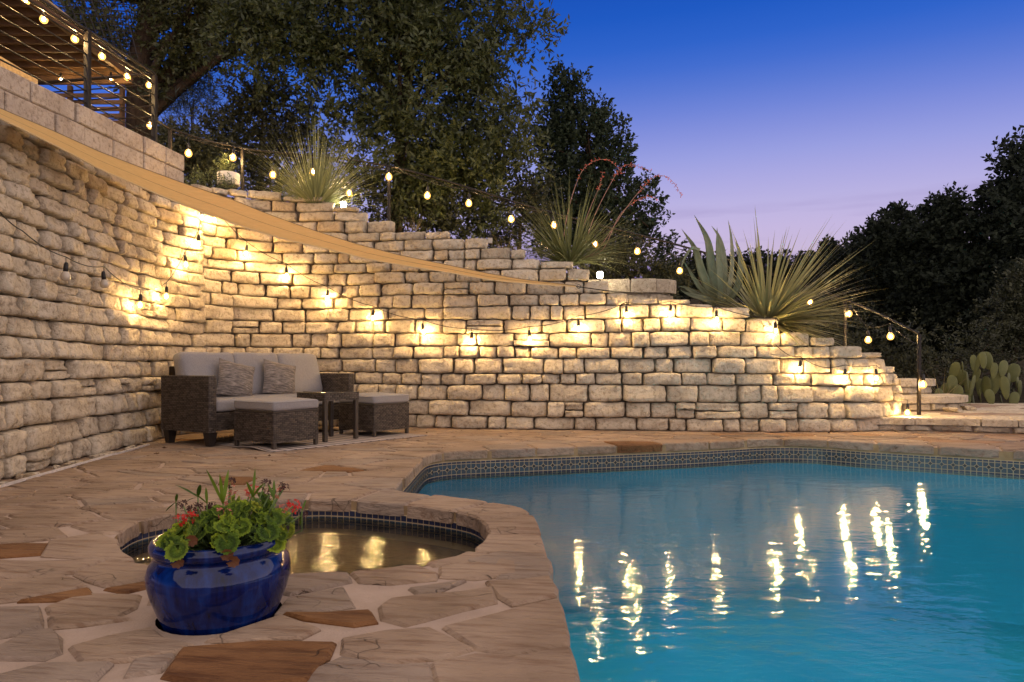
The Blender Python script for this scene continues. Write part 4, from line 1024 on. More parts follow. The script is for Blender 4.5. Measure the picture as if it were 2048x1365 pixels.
for x0, y0, tips in ((446, 1010, ((415, 938, 9), (440, 948, 5), (456, 940, 6))), (396, 995, ((352, 966, 5), (400, 968, 6), (372, 1000, 4))), (414, 1008, ((388, 984, 5), (412, 975, 4), (432, 1000, 4))),
                     (506, 995, ((510, 938, 4), (494, 962, 5), (528, 962, 5))), (548, 1000, ((548, 960, 4), (566, 966, 4), (536, 965, 4))), (352, 1005, ((330, 1022, 5), (354, 985, 4))), (604, 1022, ((612, 998, 3), (600, 1050, 4)))):
    a = ger_px(x0, y0+40, .02); c = ger_px(x0, y0, 0.0); stems.tube([(a.x*.6, a.y, .05), tuple(a), tuple(c)], .002, 4); lb = MB()
    for tx_, ty_, w in tips:
        e_ = ger_px(tx_, ty_, random.uniform(-.06, .06)); lance(lb, c, e_-c, (e_-c).length, .0011*w, .1)
    lb.build('slender_leaf', GLEAF[1], ger, True)
stems.build('stem', GSTEM, ger, True)

# ------------------------------------------------------------------ rails
RAIL = [at(308, 238, 8.25), at(340, 258, 8.6), at(485, 297, 9.0), at(778, 333, 9.2), at(1100, 425, 9.5), at(1400, 503, 9.8), at(1690, 600, 9.2), at(1838, 668, 8.03)]
hr = empty('handrail', (RAIL[3].x, RAIL[3].y, terr(RAIL[3].x, RAIL[3].y)), 0, 'thin dark metal handrail following the garden steps above the wall, hung with bulbs', 'handrail')
def rail_tube(root, pts, r, name, n=6):
    b = MB(); b.tube(pts, r, n); return b.build(name, METAL, root, origin=root.location)
rail_tube(hr, catmull(RAIL, .2), .014, 'rail')
rail_tube(hr, [p-Vector((0, 0, .045)) for p in catmull(RAIL[1:6], .2)], .006, 'wire')
for p, zb in ((RAIL[1], 2.6), (RAIL[2], 2.6), (RAIL[3], 2.3), (RAIL[5], 1.3), (RAIL[6], .5), (RAIL[7], .145)):
    b = MB(); w = .018; b.box(p.x-w, p.x+w, p.y-w, p.y+w, zb, p.z-.012, 0, .004); b.build('post', METAL, hr, origin=hr.location)
DZ0, DZ1 = 3.16, 4.07
def deck_pt(Y, z, off=0): return Vector((-4.23+(Y-6.8)*.13-off, Y, z))
dr = empty('deck_railing', deck_pt(7.8, 3.1), 0, 'black metal deck railing with horizontal rods above the block wall', 'railing')
for Y in (3.9, 5.2, 6.8, 7.82):
    b = MB(); p = deck_pt(Y, 0); b.box(p.x-.026, p.x+.026, p.y-.026, p.y+.026, 2.9, DZ1-.01, 0, .005); b.build('post', METAL, dr, origin=dr.location)
for k in range(8):
    z = DZ0+.06+(DZ1-DZ0-.06)*k/7; r = .018 if k == 7 else .008
    b = MB(); b.tube([deck_pt(3.6, z), deck_pt(5.5, z), deck_pt(7.82, z)], r, 6); b.build('rod', METAL, dr, origin=dr.location)
    q0 = deck_pt(7.82, z); b = MB(); b.tube([q0, q0+Vector((-1.8, .3, 0))], r, 6); b.build('rod', METAL, dr, origin=dr.location)
b = MB(); b.tube([deck_pt(3.6, DZ1-.05, .03), deck_pt(7.82, DZ1-.05, .03)], .012, 6); b.build('rod', METAL, dr, origin=dr.location)

# ------------------------------------------------------------------ pergola, screen and deck
WOOD = simple('pergola_wood', (.11, .062, .032), .7, .2, var=.35, nscale=6); WOODP = simple('ceiling_board', (.36, .27, .18), .7, .2, var=.25, nscale=5)
pg = empty('pergola', (-6.3, 10.6, 3.0), 0, 'timber pergola roof with dark joists and pale boards over the deck', 'pergola')
zr = 5.36
k = 0
for Y in np.arange(6.2, 10.9, .26):
    b = MB(); b.box(-10.5, -6.2+random.uniform(-.04, .04), Y-.025, Y+.025, zr-.0, zr+.14, 0, .004); b.build('joist', WOOD, pg, origin=pg.location)
for X in np.arange(-10.4, -6.2, .62):
    b = MB(); b.box(X, X+.60, 6.0, 10.95, zr+.141, zr+.165, 0, .003); b.build('ceiling_board', WOODP, pg, origin=pg.location)
b = MB(); b.box(-10.5, -6.1, 10.93, 11.0, zr-.12, zr+.16, 0, .006); b.build('beam', WOOD, pg, origin=pg.location)
b = MB(); b.box(-6.19, -6.11, 6.0, 10.92, zr-.03, zr+.17, 0, .006); b.build('beam', WOOD, pg, origin=pg.location)
for X, Y in ((-7.9, 10.8), (-10.2, 10.8)):
    b = MB(); b.box(X-.07, X+.07, Y-.07, Y+.07, 2.9, zr-.121, 0, .008); b.build('post', WOOD, pg, origin=pg.location)
b = MB(); p0 = at(0, 112, 7.4); p1 = at(66, 152, 7.9)
d = (p1-p0); b.add([p0+Vector((0, 0, 0)), p1, p1+Vector((0, .08, 0)), p0+Vector((0, .08, 0)), p0+Vector((0, 0, -.16)), p1+Vector((0, 0, -.16)), p1+Vector((0, .08, -.16)), p0+Vector((0, .08, -.16))],
                   [(0, 1, 2, 3), (7, 6, 5, 4), (4, 5, 1, 0), (5, 6, 2, 1), (6, 7, 3, 2), (7, 4, 0, 3)])
o = b.build('timber_beam', simple('yellow_timber', (.42, .29, .14), .7, .2, var=.3)); tag(o, 'pale squared timber beam end above the block wall, at the photo edge', 'beam')
sc = empty('slatted_screen', (-7.2, 11.6, 3.2), 0, 'wooden privacy screen of horizontal slats standing behind the deck railing', 'fence')
for k in range(13):
    z = 3.9+k*.115; b = MB(); b.box(-8.6, -6.62, 11.6, 11.625, z, z+.07, 0, .004); b.build('slat', WOOD, sc, origin=sc.location)
for X in (-8.5, -7.55, -6.66):
    b = MB(); b.box(X-.035, X+.035, 11.63, 11.70, 3.0, 5.5, 0, .005); b.build('post', WOOD, sc, origin=sc.location)
b = MB(); b.box(-11, -4.45, 2.0, 12.5, 2.95, 3.05); o = b.build('deck_floor', WOOD); tag(o, kind='structure')
tr_ = empty('wire_trellis', at(180, 90, 10.2), 0, 'thin dark wire mesh trellis rising beside the tree trunk above the deck', 'trellis')
for k in range(9):
    a = at(112+k*16, -20, 10.2); c = at(172+k*13, 118, 10.2); b = MB(); b.tube([a, c], .008, 4); b.build('wire', METAL, tr_, origin=tr_.location)
for k in range(9):
    a = at(108+k*9, -18+k*15, 10.22); c = at(252+k*4, -4+k*14, 10.22); b = MB(); b.tube([a, c], .008, 4); b.build('wire', METAL, tr_, origin=tr_.location)

# ------------------------------------------------------------------ shade sail
UPE = [(-640, -75), (-300, 83), (0, 218), (100, 260), (200, 305), (300, 343), (377, 371), (464, 400), (543, 432), (631, 463), (710, 488), (798, 511), (900, 532), (967, 546), (1046, 560), (1152, 572)]
LOE = [(-640, -60), (-300, 95), (0, 237), (67, 270), (133, 303), (200, 339), (267, 368), (333, 397), (393, 421), (441, 438), (505, 461), (581, 482), (660, 500), (740, 520), (827, 535), (900, 546), (988, 562), (1076, 569), (1152, 573.5)]
ZU = ([-640, 0, 300, 700, 1152], [3.0, 4.45, 6.35, 7.62, 7.70]); ZL = ([-640, 0, 300, 700, 1152], [2.75, 4.1, 5.95, 7.30, 7.70])
n = 60; v = []; m_ = 8
for i in range(n+1):
    x = -640+1792*i/n
    yu = np.interp(x, [p[0] for p in UPE], [p[1] for p in UPE]); yl = np.interp(x, [p[0] for p in LOE], [p[1] for p in LOE])
    a = at(x, yu, np.interp(x, *ZU)); c = at(x, yl, np.interp(x, *ZL))
    for j in range(m_+1):
        t = j/m_; v.append(a.lerp(c, t)-Vector((0, 0, .10*math.sin(PI*t)*(c-a).length*.12)))
sl = N('sail_cloth', .9, .1); f = sl.noise(sl.pos(scale=(1, 1, 30)), 9, 4); sl.bump(sl.noise(sl.pos(scale=(2.2, 2.2, 9)), 2.5, 3), .6, .06); colr = sl.ramp(f, [(.3, (.60, .39, .14)), (.7, (.72, .48, .19))]); sl.col(colr)
trn = sl.n('ShaderNodeBsdfTranslucent'); sl.l(colr, trn.inputs[0]); mx = sl.n('ShaderNodeMixShader'); mx.inputs[0].default_value = .35
sl.l(sl.p.outputs[0], mx.inputs[1]); sl.l(trn.outputs[0], mx.inputs[2]); sl.l(mx.outputs[0], sl.out.inputs[0])
sail = empty('shade_sail', v[-1], 0, 'long tan fabric shade sail stretched along the front of the stone walls', 'shade sail')
b = MB(); b.add(v, [(i*(m_+1)+j, (i+1)*(m_+1)+j, (i+1)*(m_+1)+j+1, i*(m_+1)+j+1) for i in range(n) for j in range(m_)])
o = b.build('cloth', sl.m, sail, True, origin=sail.location); o.modifiers.new('t', 'SOLIDIFY').thickness = .003
b = MB(); b.tube([v[i*(m_+1)] for i in range(n+1)], .007, 5); b.build('hem', simple('sail_hem', (.20, .14, .07), .9), sail, origin=sail.location)
b = MB(); b.tube([v[i*(m_+1)+m_] for i in range(n+1)], .006, 5); b.build('hem', simple('sail_hem_pale', (.55, .40, .20), .9), sail, origin=sail.location)
b = MB(); b.tube([v[i*(m_+1)+4]+Vector((0, -.004, .002)) for i in range(n+1)], .003, 4); b.build('seam', simple('sail_thread', (.34, .22, .09), .9), sail, origin=sail.location)
b = MB(); b.tube([v[-1]+Vector((.03+.022*math.cos(k*PI/5), 0, .022*math.sin(k*PI/5))) for k in range(11)], .004, 5, cap=False); b.build('ring', METAL, sail, origin=sail.location)
p = on_wall(1285, 588, .05); b = MB(); b.tube([v[-1], v[-1].lerp(p, .5)-Vector((0, 0, .01)), p], .006, 5); b.build('rope', METAL, sail, origin=sail.location)

# ------------------------------------------------------------------ string lights
def bulb_meshes():
    b = MB(); b.lathe([(.0, -.075), (.014, -.073), (.024, -.064), (.029, -.050), (.028, -.036), (.020, -.020), (.013, -.010)], 12)
    off = b.mesh('bulb', GLASSOFF, True)
    b.lathe([(.0, -.058), (.007, -.056), (.0105, -.046), (.0095, -.036), (.005, -.028), (0, -.026)], 10, 1); lit = b.mesh('bulb', [AMBER, BULB], True)
    b = MB(); b.lathe([(.0, .045), (.009, .043), (.013, .030), (.015, .010), (.016, -.014), (.0, -.014)], 10)
    return lit, off, b.mesh('socket', CORD, True)
BL, BO, SK = bulb_meshes()
def string(label, chains, drop=.05, size=1.2):
    first = chains[0][0][0]; root = empty('string_lights', first, 0, label, 'string lights', 'strings of warm bulbs'); l = root.location
    for chain in chains:
        tops = []
        for p, on in chain:
            p = Vector(p)
            if on is not None:
                s = link(SK, 'socket', root, p+Vector((0, 0, .052))-l); b = link(BL if on else BO, 'bulb', s)
                s.rotation_euler = (random.uniform(-.15, .15), random.uniform(-.15, .15), 0); s.scale = (size,)*3
                tops.append(p+Vector((0, 0, .095+drop)))
                w = MB(); w.tube([p+Vector((0, 0, .09)), p+Vector((0, 0, .097+drop))], .0028, 4); w.build('drop_wire', CORD, root, origin=l)
            else: tops.append(p)
        pts = []
        for a, c in zip(tops[:-1], tops[1:]):
            for k in range(6): t = k/6; pts.append(a.lerp(c, t)-Vector((0, 0, .10*(c-a).length*4*t*(1-t)*.5)))
        pts.append(tops[-1]); w = MB(); w.tube(pts, .0042, 5); w.build('cord', CORD, root, True, origin=l)
    return root
WL = lambda pts, o=.11: [(on_wall(x, y, o), on) for x, y, on in pts]
# the pixel of each bulb's middle; the string hangs a hand's width off the stones
string('string of bulbs draped across the face of the stone walls behind the sofa', [
    WL([(-60, 395, None), (0, 425, None), (45, 462, None), (132, 553, 0), (208, 568, 0), (281, 611, 1), (333, 594, 1), (371, 530, 1), (397, 488, 1), (404, 436, 1)]),
    WL([(404, 436, None), (428, 441, 1), (493, 508, 1), (573, 552, 1), (655, 598, 1), (746, 637, 1), (846, 665, 1), (943, 683, 1), (1059, 679, 1), (1157, 658, 1), (1253, 631, 1), (1341, 629, 1), (1433, 640, 1), (1551, 663, 1)])])
pr = lambda x, y, Y, on: (at(x, y, Y), on)
string('string of bulbs spilling down the low stepped end of the stone wall', [
    [(on_wall(1551, 690, .06), None), (on_wall(1580, 712, .06), None), (on_wall(1600, 740, .085), 1), (on_wall(1645, 735, .05), None), (on_wall(1690, 757, .085), 1), (on_wall(1752, 757, .09), 1), pr(1771, 760, 7.95, 1), pr(1795, 795, 7.9, None), pr(1815, 826, 7.75, 1)]])
def on_rail(x, y, on, dy=-.03):
    for a, c in zip(RAIL[:-1], RAIL[1:]):
        for k in range(21):
            p = a.lerp(c, k/20)
            if abs(CX+p.x/p.y*FPX-x) < 10: return (at(x, y, p.y+dy), on)
    return (at(x, y, 8.1), on)
string('string of bulbs hanging along the handrail above the wall, among the shrubs', [[on_rail(x, y, 1) for x, y in ((377, 305), (467, 314), (546, 348), (625, 343), (698, 385), (777, 352), (855, 390), (938, 405), (1021, 437), (1107, 449), (1190, 487), (1275, 501), (1360, 540))]], drop=.09, size=1.5)
string('string of bulbs on the lower handrail by the round steps and post', [[on_rail(x, y, 1) for x, y in ((1621, 604), (1699, 627), (1736, 679), (1780, 672))]+[pr(1835, 690, 7.99, None), pr(1834, 740, 7.99, None), pr(1846, 768, 7.97, 1)]], drop=.06, size=1.4)
DK = []
for x, y in ((50, 0), (88, 40), (150, 78), (205, 113), (253, 154), (299, 171), (300, 252)):
    k = (x-CX)/FPX; Y = (-4.23-6.8*.13-.07)/(k-.13); DK.append((at(x, y, Y), 1))
string('string of bulbs looped along the rods of the deck railing', [DK], drop=.05)
string('pair of small bulbs hanging under the pergola beyond the deck railing', [[pr(60, 120, 10.6, None), pr(122, 160, 10.6, 1), pr(222, 158, 10.6, 1), pr(245, 140, 10.8, None)]])
for k, (x, y, Y, lit, lab) in enumerate(((687, 411, 8.55, 1, 'small lit path lamp below the fountain grass on the wall top'), (1200, 551, 8.2, 1, 'small lit path lamp under the red yucca on the wall top'), (980, 483, 8.25, 0, 'small unlit glass path lamp on the wall top in front of the trees'))):
    p = at(x, y, Y); root = empty('path_lamp', (p.x, p.y, p.z-.3), 0, lab, 'lamp', 'path lamps on the wall top')
    b = MB(); b.box(-.03, .03, -.03, .03, .27, .34, 0, .006); b.build('lens', LAMP if lit else GLASSOFF, root)
    b = MB(); b.box(-.036, .036, -.036, .036, .342, .356, 0, .003); b.build('cap', METAL, root)
    b = MB(); b.tube([(0, 0, -.1), (0, 0, .268)], .008, 6); b.build('stake', METAL, root)

# ------------------------------------------------------------------ plants on the wall top
def blades(n, spread, L0, L1, w, droop, seed, elev=(0.05, 1.0), lean=(0, 0), seg=7, fold=.3):
    r = np.random.default_rng(seed); V = []; F = []
    for i in range(n):
        az = r.uniform(0, 2*PI); el = math.asin(r.uniform(*elev)); L = r.uniform(L0, L1)*(.75+.25*math.sin(el)); d = Vector((math.cos(az)*math.cos(el)+lean[0], math.sin(az)*math.cos(el)+lean[1], math.sin(el))).normalized()
        side = d.cross(Vector((0, 0, 1))); side = side.normalized() if side.length > .02 else Vector((1, 0, 0))
        side = (side+Vector((r.normal(), r.normal(), r.normal()))*.25).normalized()
        q = Vector((math.cos(az), math.sin(az), 0))*spread*r.random(); n0 = len(V); dr_ = droop*r.uniform(.3, 1.5)*math.cos(el)
        for k in range(seg+1):
            t = k/seg; ww = w*(1-t**2.2)*(.75+.5*min(1, t*6)*(1-t)) if k < seg else .0004
            V += [tuple(q-side*ww), tuple(q+side*ww)]; d = (d+Vector((0, 0, -dr_/seg*(.4+1.6*t)))).normalized(); q = q+d*(L/seg)
        F += [(n0+2*k, n0+2*k+1, n0+2*k+3, n0+2*k+2) for k in range(seg)]
    return V, F
def tuft(name, base, args, mat, label, cat, part='foliage'):
    root = empty(name, base, 0, label, cat); V, F = blades(**args); b = MB(); b.add(V, F); b.build(part, mat, root, True); return root
SOTOL = leafmat('sotol_leaf', (.13, .13, .05), (.36, .33, .145), .5, .15); YUC = leafmat('yucca_leaf', (.09, .105, .04), (.19, .20, .08), .45, .2); FOUNT = leafmat('fountain_leaf', (.13, .15, .07), (.25, .26, .12), .45, .25)
c = at(1535, 648, 8.1)
tuft('sotol', c, dict(n=430, spread=.07, L0=1.0, L1=1.5, w=.0145, droop=.30, seed=4, elev=(-.35, .95), lean=(.36, -.10)), SOTOL, 'large spiky sotol with narrow pale blades on the wall top by the steps', 'plant')
V_, F_ = blades(70, .08, .5, .95, .011, .9, 44, elev=(-.45, .25), lean=(.3, -.25)); b = MB(); b.add([tuple(Vector(p)+c) for p in V_], F_)
b.build('dry_leaf', leafmat('dry_sotol_leaf', (.17, .12, .055), (.30, .22, .11), .8, .1), bpy.data.objects['sotol'], True, origin=c)
c = at(632, 418, 8.6)
tuft('fountain_grass', c, dict(n=620, spread=.09, L0=.75, L1=1.15, w=.0058, droop=.35, seed=5, elev=(.25, 1.0)), FOUNT, 'round clump of thin grassy blades on the wall top by the white pot', 'plant')
c = at(1140, 528, 8.35)
ry = tuft('red_yucca', c, dict(n=460, spread=.13, L0=.75, L1=1.15, w=.0068, droop=.65, seed=6, elev=(.08, .95)), YUC, 'arching red yucca with tall coral flower stalks on the wall top', 'plant')
STALK = simple('flower_stalk', (.34, .19, .14), .7, .2, var=.3); CORAL = leafmat('coral_flower', (.55, .11, .07), (.68, .19, .12), .6, .2)
for pts, fl in (([(1125, 500), (1137, 420), (1160, 350), (1185, 324), (1215, 320), (1235, 335), (1245, 347)], .62), ([(1150, 505), (1175, 430), (1200, 370), (1205, 345)], .80), ([(1165, 505), (1190, 430), (1235, 345), (1260, 330), (1302, 342)], .66), ([(1195, 500), (1250, 420), (1300, 360), (1330, 353), (1352, 372), (1362, 392)], .62), ([(1205, 500), (1240, 430), (1285, 395), (1313, 398)], .74)):
    P = [at(x, y, 8.3-.05*i)-c for i, (x, y) in enumerate(pts)]; P = [Vector((0, 0, 0))+(P[0]*.3)]+P; K = catmull(P, .04)
    b = MB(); nK = len(K); b.tube(K, [.007*(1-.75*i/nK) for i in range(nK)], 5); s_o = b.build('flower_stalk', STALK, ry, True)
    fb = MB()
    for i in range(int(nK*fl), nK):
        for _ in range(3):
            d = Vector((random.gauss(0, 1), random.gauss(0, 1), random.gauss(0, .8))).normalized(); u = d.cross(Vector((0, 0, 1))).normalized(); q = K[i]
            fb.add([q, q+d*.018+u*.006, q+d*.036, q+d*.018-u*.006, q+d*.02+d.cross(u)*.006], [(0, 1, 2, 4), (0, 4, 2, 3)])
    fb.build('blossom', CORAL, s_o)
# agave: each thick leaf its own part
ag = N('agave_leaf', .5, .3); ag.col(ag.ramp(ag.noise(ag.pos(), 7, 4), [(.3, (.13, .15, .085)), (.7, (.22, .23, .135))])); AGAVE = ag.m
cb = at(1438, 610, 8.45); agv = empty('agave', cb, 0, 'tall grey green agave with broad upright pointed leaves on the wall top', 'plant')
def agave_leaf(pts, w):
    K = catmull([at(x, y, Y)-cb for x, y, Y in pts], .06); n = len(K); b = MB(); v = []
    for i, p in enumerate(K):
        t = i/(n-1); d = (K[min(i+1, n-1)]-K[max(i-1, 0)]).normalized(); out = Vector((p.x, p.y*.6-.25, .0)); side = d.cross(out); side = side.normalized() if side.length > .01 else Vector((1, 0, 0))
        up = side.cross(d).normalized(); ww = .72*w*(.72+.9*t*(1-t))*(1-t**3)+.001; th = ww*.28
        for a, h in ((-1, .28), (-.5, .05), (0, -.12), (.5, .05), (1, .28), (.5, -.32), (0, -.55), (-.5, -.32)): v.append(p+side*ww*a+up*(h*ww if h > -.2 else -th*1.6*abs(h)))
    f = [(i*8+k, i*8+(k+1) % 8, (i+1)*8+(k+1) % 8, (i+1)*8+k) for i in range(n-1) for k in range(8)]; b.add(v, f); b.build('leaf', AGAVE, agv, True)
for pts, w in (([(1435, 608, 8.4), (1424, 540, 8.35), (1415, 480, 8.3), (1388, 430, 8.25)], .085), ([(1430, 608, 8.4), (1405, 545, 8.3), (1390, 497, 8.25), (1363, 458, 8.2)], .085), ([(1445, 606, 8.5), (1448, 540, 8.5), (1440, 480, 8.5), (1423, 452, 8.5)], .075),
               ([(1450, 606, 8.5), (1462, 540, 8.55), (1462, 480, 8.55), (1456, 440, 8.55)], .08), ([(1440, 606, 8.3), (1440, 560, 8.2), (1436, 500, 8.15), (1434, 455, 8.15)], .06), ([(1425, 610, 8.3), (1395, 590, 8.15), (1370, 575, 8.1), (1355, 572, 8.05)], .06),
               ([(1430, 610, 8.35), (1400, 575, 8.2), (1378, 540, 8.15), (1366, 520, 8.1)], .05), ([(1452, 608, 8.3), (1475, 570, 8.2), (1480, 520, 8.15), (1470, 475, 8.15)], .08), ([(1430, 612, 8.2), (1415, 600, 8.05), (1380, 590, 8.0), (1360, 580, 7.95)], .055), ([(1400, 500, 8.2), (1385, 495, 8.2), (1368, 520, 8.2), (1362, 540, 8.2)], .03)):
    agave_leaf(pts, w)
# prickly pear, pad by pad
pp = N('cactus_pad', .55, .3); pp.col(pp.mix(.5, pp.ramp(pp.noise(pp.pos(), 9, 4), [(.3, (.055, .072, .026)), (.7, (.115, .13, .042))]), pp.ramp(pp.island(), [(0, (.045, .062, .028)), (1, (.17, .16, .042))]))); PADM = pp.m
pad = MB(); ns, nr = 16, 8; v = []
for j in range(nr+1):
    ph = PI*j/nr
    for k in range(ns): th = 2*PI*k/ns; zz = -math.cos(ph); rad = math.sin(ph)*(.80+.20*zz); v.append((rad*math.cos(th), rad*math.sin(th)*.17, zz))
pad.add(v, [(j*ns+k, j*ns+(k+1) % ns, (j+1)*ns+(k+1) % ns, (j+1)*ns+k) for j in range(nr) for k in range(ns)]); PADME = pad.mesh('pad', PADM, True)
cbase = at(1965, 812, 10.5); pc = empty('prickly_pear', (cbase.x, cbase.y, .08), 0, 'bushy prickly pear cactus with flat green pads behind the landing', 'cactus'); rp = random.Random(8)
def add_pad(px, py, Y, hw, hh, lean, yaw):
    p = at(px, py, Y)-pc.location; o = link(PADME, 'pad', pc, p); o.scale = (hw, hw, hh); o.rotation_euler = (rp.uniform(-.15, .15), lean, yaw)
for px, py, hw, hh in ((1909, 741, 13, 19), (1925, 736, 11, 15), (1947, 727, 9, 19), (1957, 724, 7, 22), (1966, 721, 10, 19), (1975, 722, 13, 21), (1988, 742, 9, 18), (2006, 738, 13, 19), (2027, 746, 15, 21), (1924, 756, 13, 18), (1935, 762, 13, 20), (1952, 752, 9, 18), (1945, 772, 9, 24), (1959, 775, 8, 20), (1973, 776, 12, 26),
                       (1990, 768, 13, 25), (2010, 776, 11, 26), (2018, 790, 9, 22), (2040, 778, 9, 20), (2028, 800, 12, 18), (1938, 782, 10, 24), (1905, 772, 14, 24), (1893, 786, 14, 22), (1915, 790, 14, 22), (1960, 794, 10, 18), (1980, 795, 12, 18), (2003, 805, 12, 16), (1946, 800, 12, 18), (2052, 760, 14, 20), (2060, 785, 14, 24), (2075, 770, 14, 22), (1878, 795, 12, 20), (2035, 765, 7, 12), (1930, 802, 14, 16), (2018, 760, 8, 16)):
    Y = 10.5+rp.uniform(-.25, .25); add_pad(px, py, Y, hw/FPX*Y*.92, hh/FPX*Y*.92, rp.uniform(-.35, .35), rp.uniform(-1.1, 1.1))
DRYG = leafmat('dry_grass', (.16, .12, .05), (.26, .20, .09), .8, .2)
for x, y, h, s, lab in ((1885, 800, .55, 2, 'wispy dry grass stalks beside the prickly pear'), (830, 462, .22, 3, 'small dry grass tuft behind the wall top below the big oak'), (1010, 510, .3, 9, 'thin dry grass tuft near the red yucca on the wall')):
    c = at(x, y, 8.5 if x < 1500 else 10.2); tuft('grass_tuft', c, dict(n=26, spread=.08, L0=h*.6, L1=h*1.3, w=.0025, droop=.3, seed=s, elev=(.5, 1.0)), DRYG, lab, 'grass')

# ------------------------------------------------------------------ trees and shrubs
def sprigs(M, r, leaf_l, leaf_w, per, twig):
    """template twig with alternating leaves -> arrays"""
    V = []; F = []
    for k in range(per):
        t = (k+1)/per*twig; a = r.uniform(0, 2*PI); el = r.uniform(.2, 1.0); d = np.array([math.cos(a)*math.cos(el), math.sin(a)*math.cos(el), math.sin(el)])
        s = np.cross(d, r.normal(size=3)); s /= np.linalg.norm(s)+1e-9; b0 = np.array([0, 0, t]); L = leaf_l*r.uniform(.6, 1.45); n0 = len(V)
        u = np.cross(d, s)
        V += [b0, b0+d*L*.5-s*leaf_w+u*leaf_w*.3, b0+d*L, b0+d*L*.5+s*leaf_w+u*leaf_w*.3]; F.append([n0, n0+1, n0+2, n0+3])
    return np.array(V), np.array(F)
def crown_mesh(name, C, Rr, per_clump, leaf, mat, seed, up=.3):
    """leafy twigs spread through many small clumps"""
    r = np.random.default_rng(seed); TV = []; ll, lw, per, twig = leaf
    T = [sprigs(1, r, ll, lw, per, twig) for _ in range(6)]; Vs = []; Fs = []; off = 0
    for c, rad in zip(C, Rr):
        n = max(4, int(per_clump*(rad/.4)**2*r.uniform(.6, 1.3)))
        d = r.normal(size=(n, 3)); d /= np.linalg.norm(d, axis=1)[:, None]; q = rad*r.random((n, 1))**.45
        pos = np.array(c)+d*q*np.array([1.05, 1.05, .82])
        zax = d*.8+r.normal(size=(n, 3))*.6+np.array([0, 0, up]); zax /= np.linalg.norm(zax, axis=1)[:, None]
        xa = np.cross(zax, r.normal(size=(n, 3))); xa /= np.linalg.norm(xa, axis=1)[:, None]+1e-9; ya = np.cross(zax, xa)
        sc = r.uniform(.75, 1.25, size=(n, 1, 1)); which = r.integers(0, 6, n)
        for w in range(6):
            i = np.where(which == w)[0]
            if not len(i): continue
            tv, tf = T[w]; P = (tv[None, :, 0:1]*xa[i][:, None, :]+tv[None, :, 1:2]*ya[i][:, None, :]+tv[None, :, 2:3]*zax[i][:, None, :])*sc[i]+pos[i][:, None, :]
            Vs.append(P.reshape(-1, 3)); Fs.append((tf[None]+(np.arange(len(i))*len(tv))[:, None, None]+off).reshape(-1, 4)); off += len(i)*len(tv)
    V = np.concatenate(Vs); F = np.concatenate(Fs); return np_mesh(name, V, F, mat), len(F)
BARK = N('bark', .95, .1); vb = BARK.pos(scale=(1, 1, .35)); BARK.col(BARK.ramp(BARK.noise(vb, 14, 5, .65), [(.3, (.030, .020, .013)), (.7, (.085, .058, .038))])); BARK.bump(BARK.noise(vb, 22, 5, .7), 1, .04); BARK = BARK.m
OAKL = leafmat('oak_leaf', (.030, .040, .012), (.075, .085, .028), .45, .2); LIVEL = leafmat('live_oak_leaf', (.035, .045, .014), (.085, .085, .03), .45, .2)
JUNL = leafmat('juniper_leaf', (.012, .022, .010), (.028, .042, .018), .7, .1); DARKL = leafmat('dark_leaf', (.008, .013, .007), (.018, .025, .011), .8, .1); BUSHL = leafmat('bush_leaf', (.022, .026, .012), (.05, .052, .022), .6, .15); GREYL = leafmat('feathery_leaf', (.035, .05, .045), (.07, .09, .075), .6, .15)
NL = 0
def tree(name, label, base, lobes, Y, leaf, mat, per, nclump, trunk, seed, depth=1.0, crad=(.22, .42), cat='tree', limbs=8, up=.3, group=None):
    global NL
    r = random.Random(seed); root = empty(name, base, 0, label, cat, group); base = Vector(base); C = []; Rr = []
    tot = sum(l[2]**2 for l in lobes)
    for (px, py, pr_) in lobes:
        c = at(px, py, Y); R_ = pr_/FPX*Y
        for _ in range(max(2, int(nclump*pr_**2/tot))):
            while True:
                d = Vector((r.uniform(-1, 1), r.uniform(-1, 1), r.uniform(-1, 1)))
                if d.length <= 1 and d.length > .25: break
            C.append(c+Vector((d.x*R_, d.y*max(R_, .4)*depth, d.z*R_))-base); Rr.append(r.uniform(*crad))
    me, n = crown_mesh('crown', [tuple(c) for c in C], Rr, per, leaf, mat, seed, up); link(me, 'crown', root); NL += n
    tb_ = MB(); T = [Vector(p)-base for p in trunk[0]]; K = catmull(T, .15); nK = len(K); r0, r1 = trunk[1]
    tb_.tube([p+Vector((fbm(i*.3, seed), fbm(i*.3, seed+5), 0))*.03 for i, p in enumerate(K)], [r0+(r1-r0)*(i/nK)**.8 for i in range(nK)], 9)
    for k in range(limbs):
        c = C[r.randrange(len(C))]; i0 = min(nK-2, int(nK*r.uniform(.35, .9))); a = K[i0]; m1 = a.lerp(c, .35)+Vector((r.uniform(-.1, .1), r.uniform(-.1, .1), .12)); m2 = a.lerp(c, .7)+Vector((r.uniform(-.12, .12), 0, .08)); rr0 = (r0+(r1-r0)*(i0/nK)**.8)*.5
        KK = catmull([a, m1, m2, c], .15); tb_.tube(KK, [rr0*(1-.85*i/len(KK)) for i in range(len(KK))], 6)
    tb_.build('trunk', BARK, root, True); return root
gp = lambda x, y: (x, y, terr(x, y)-.1)
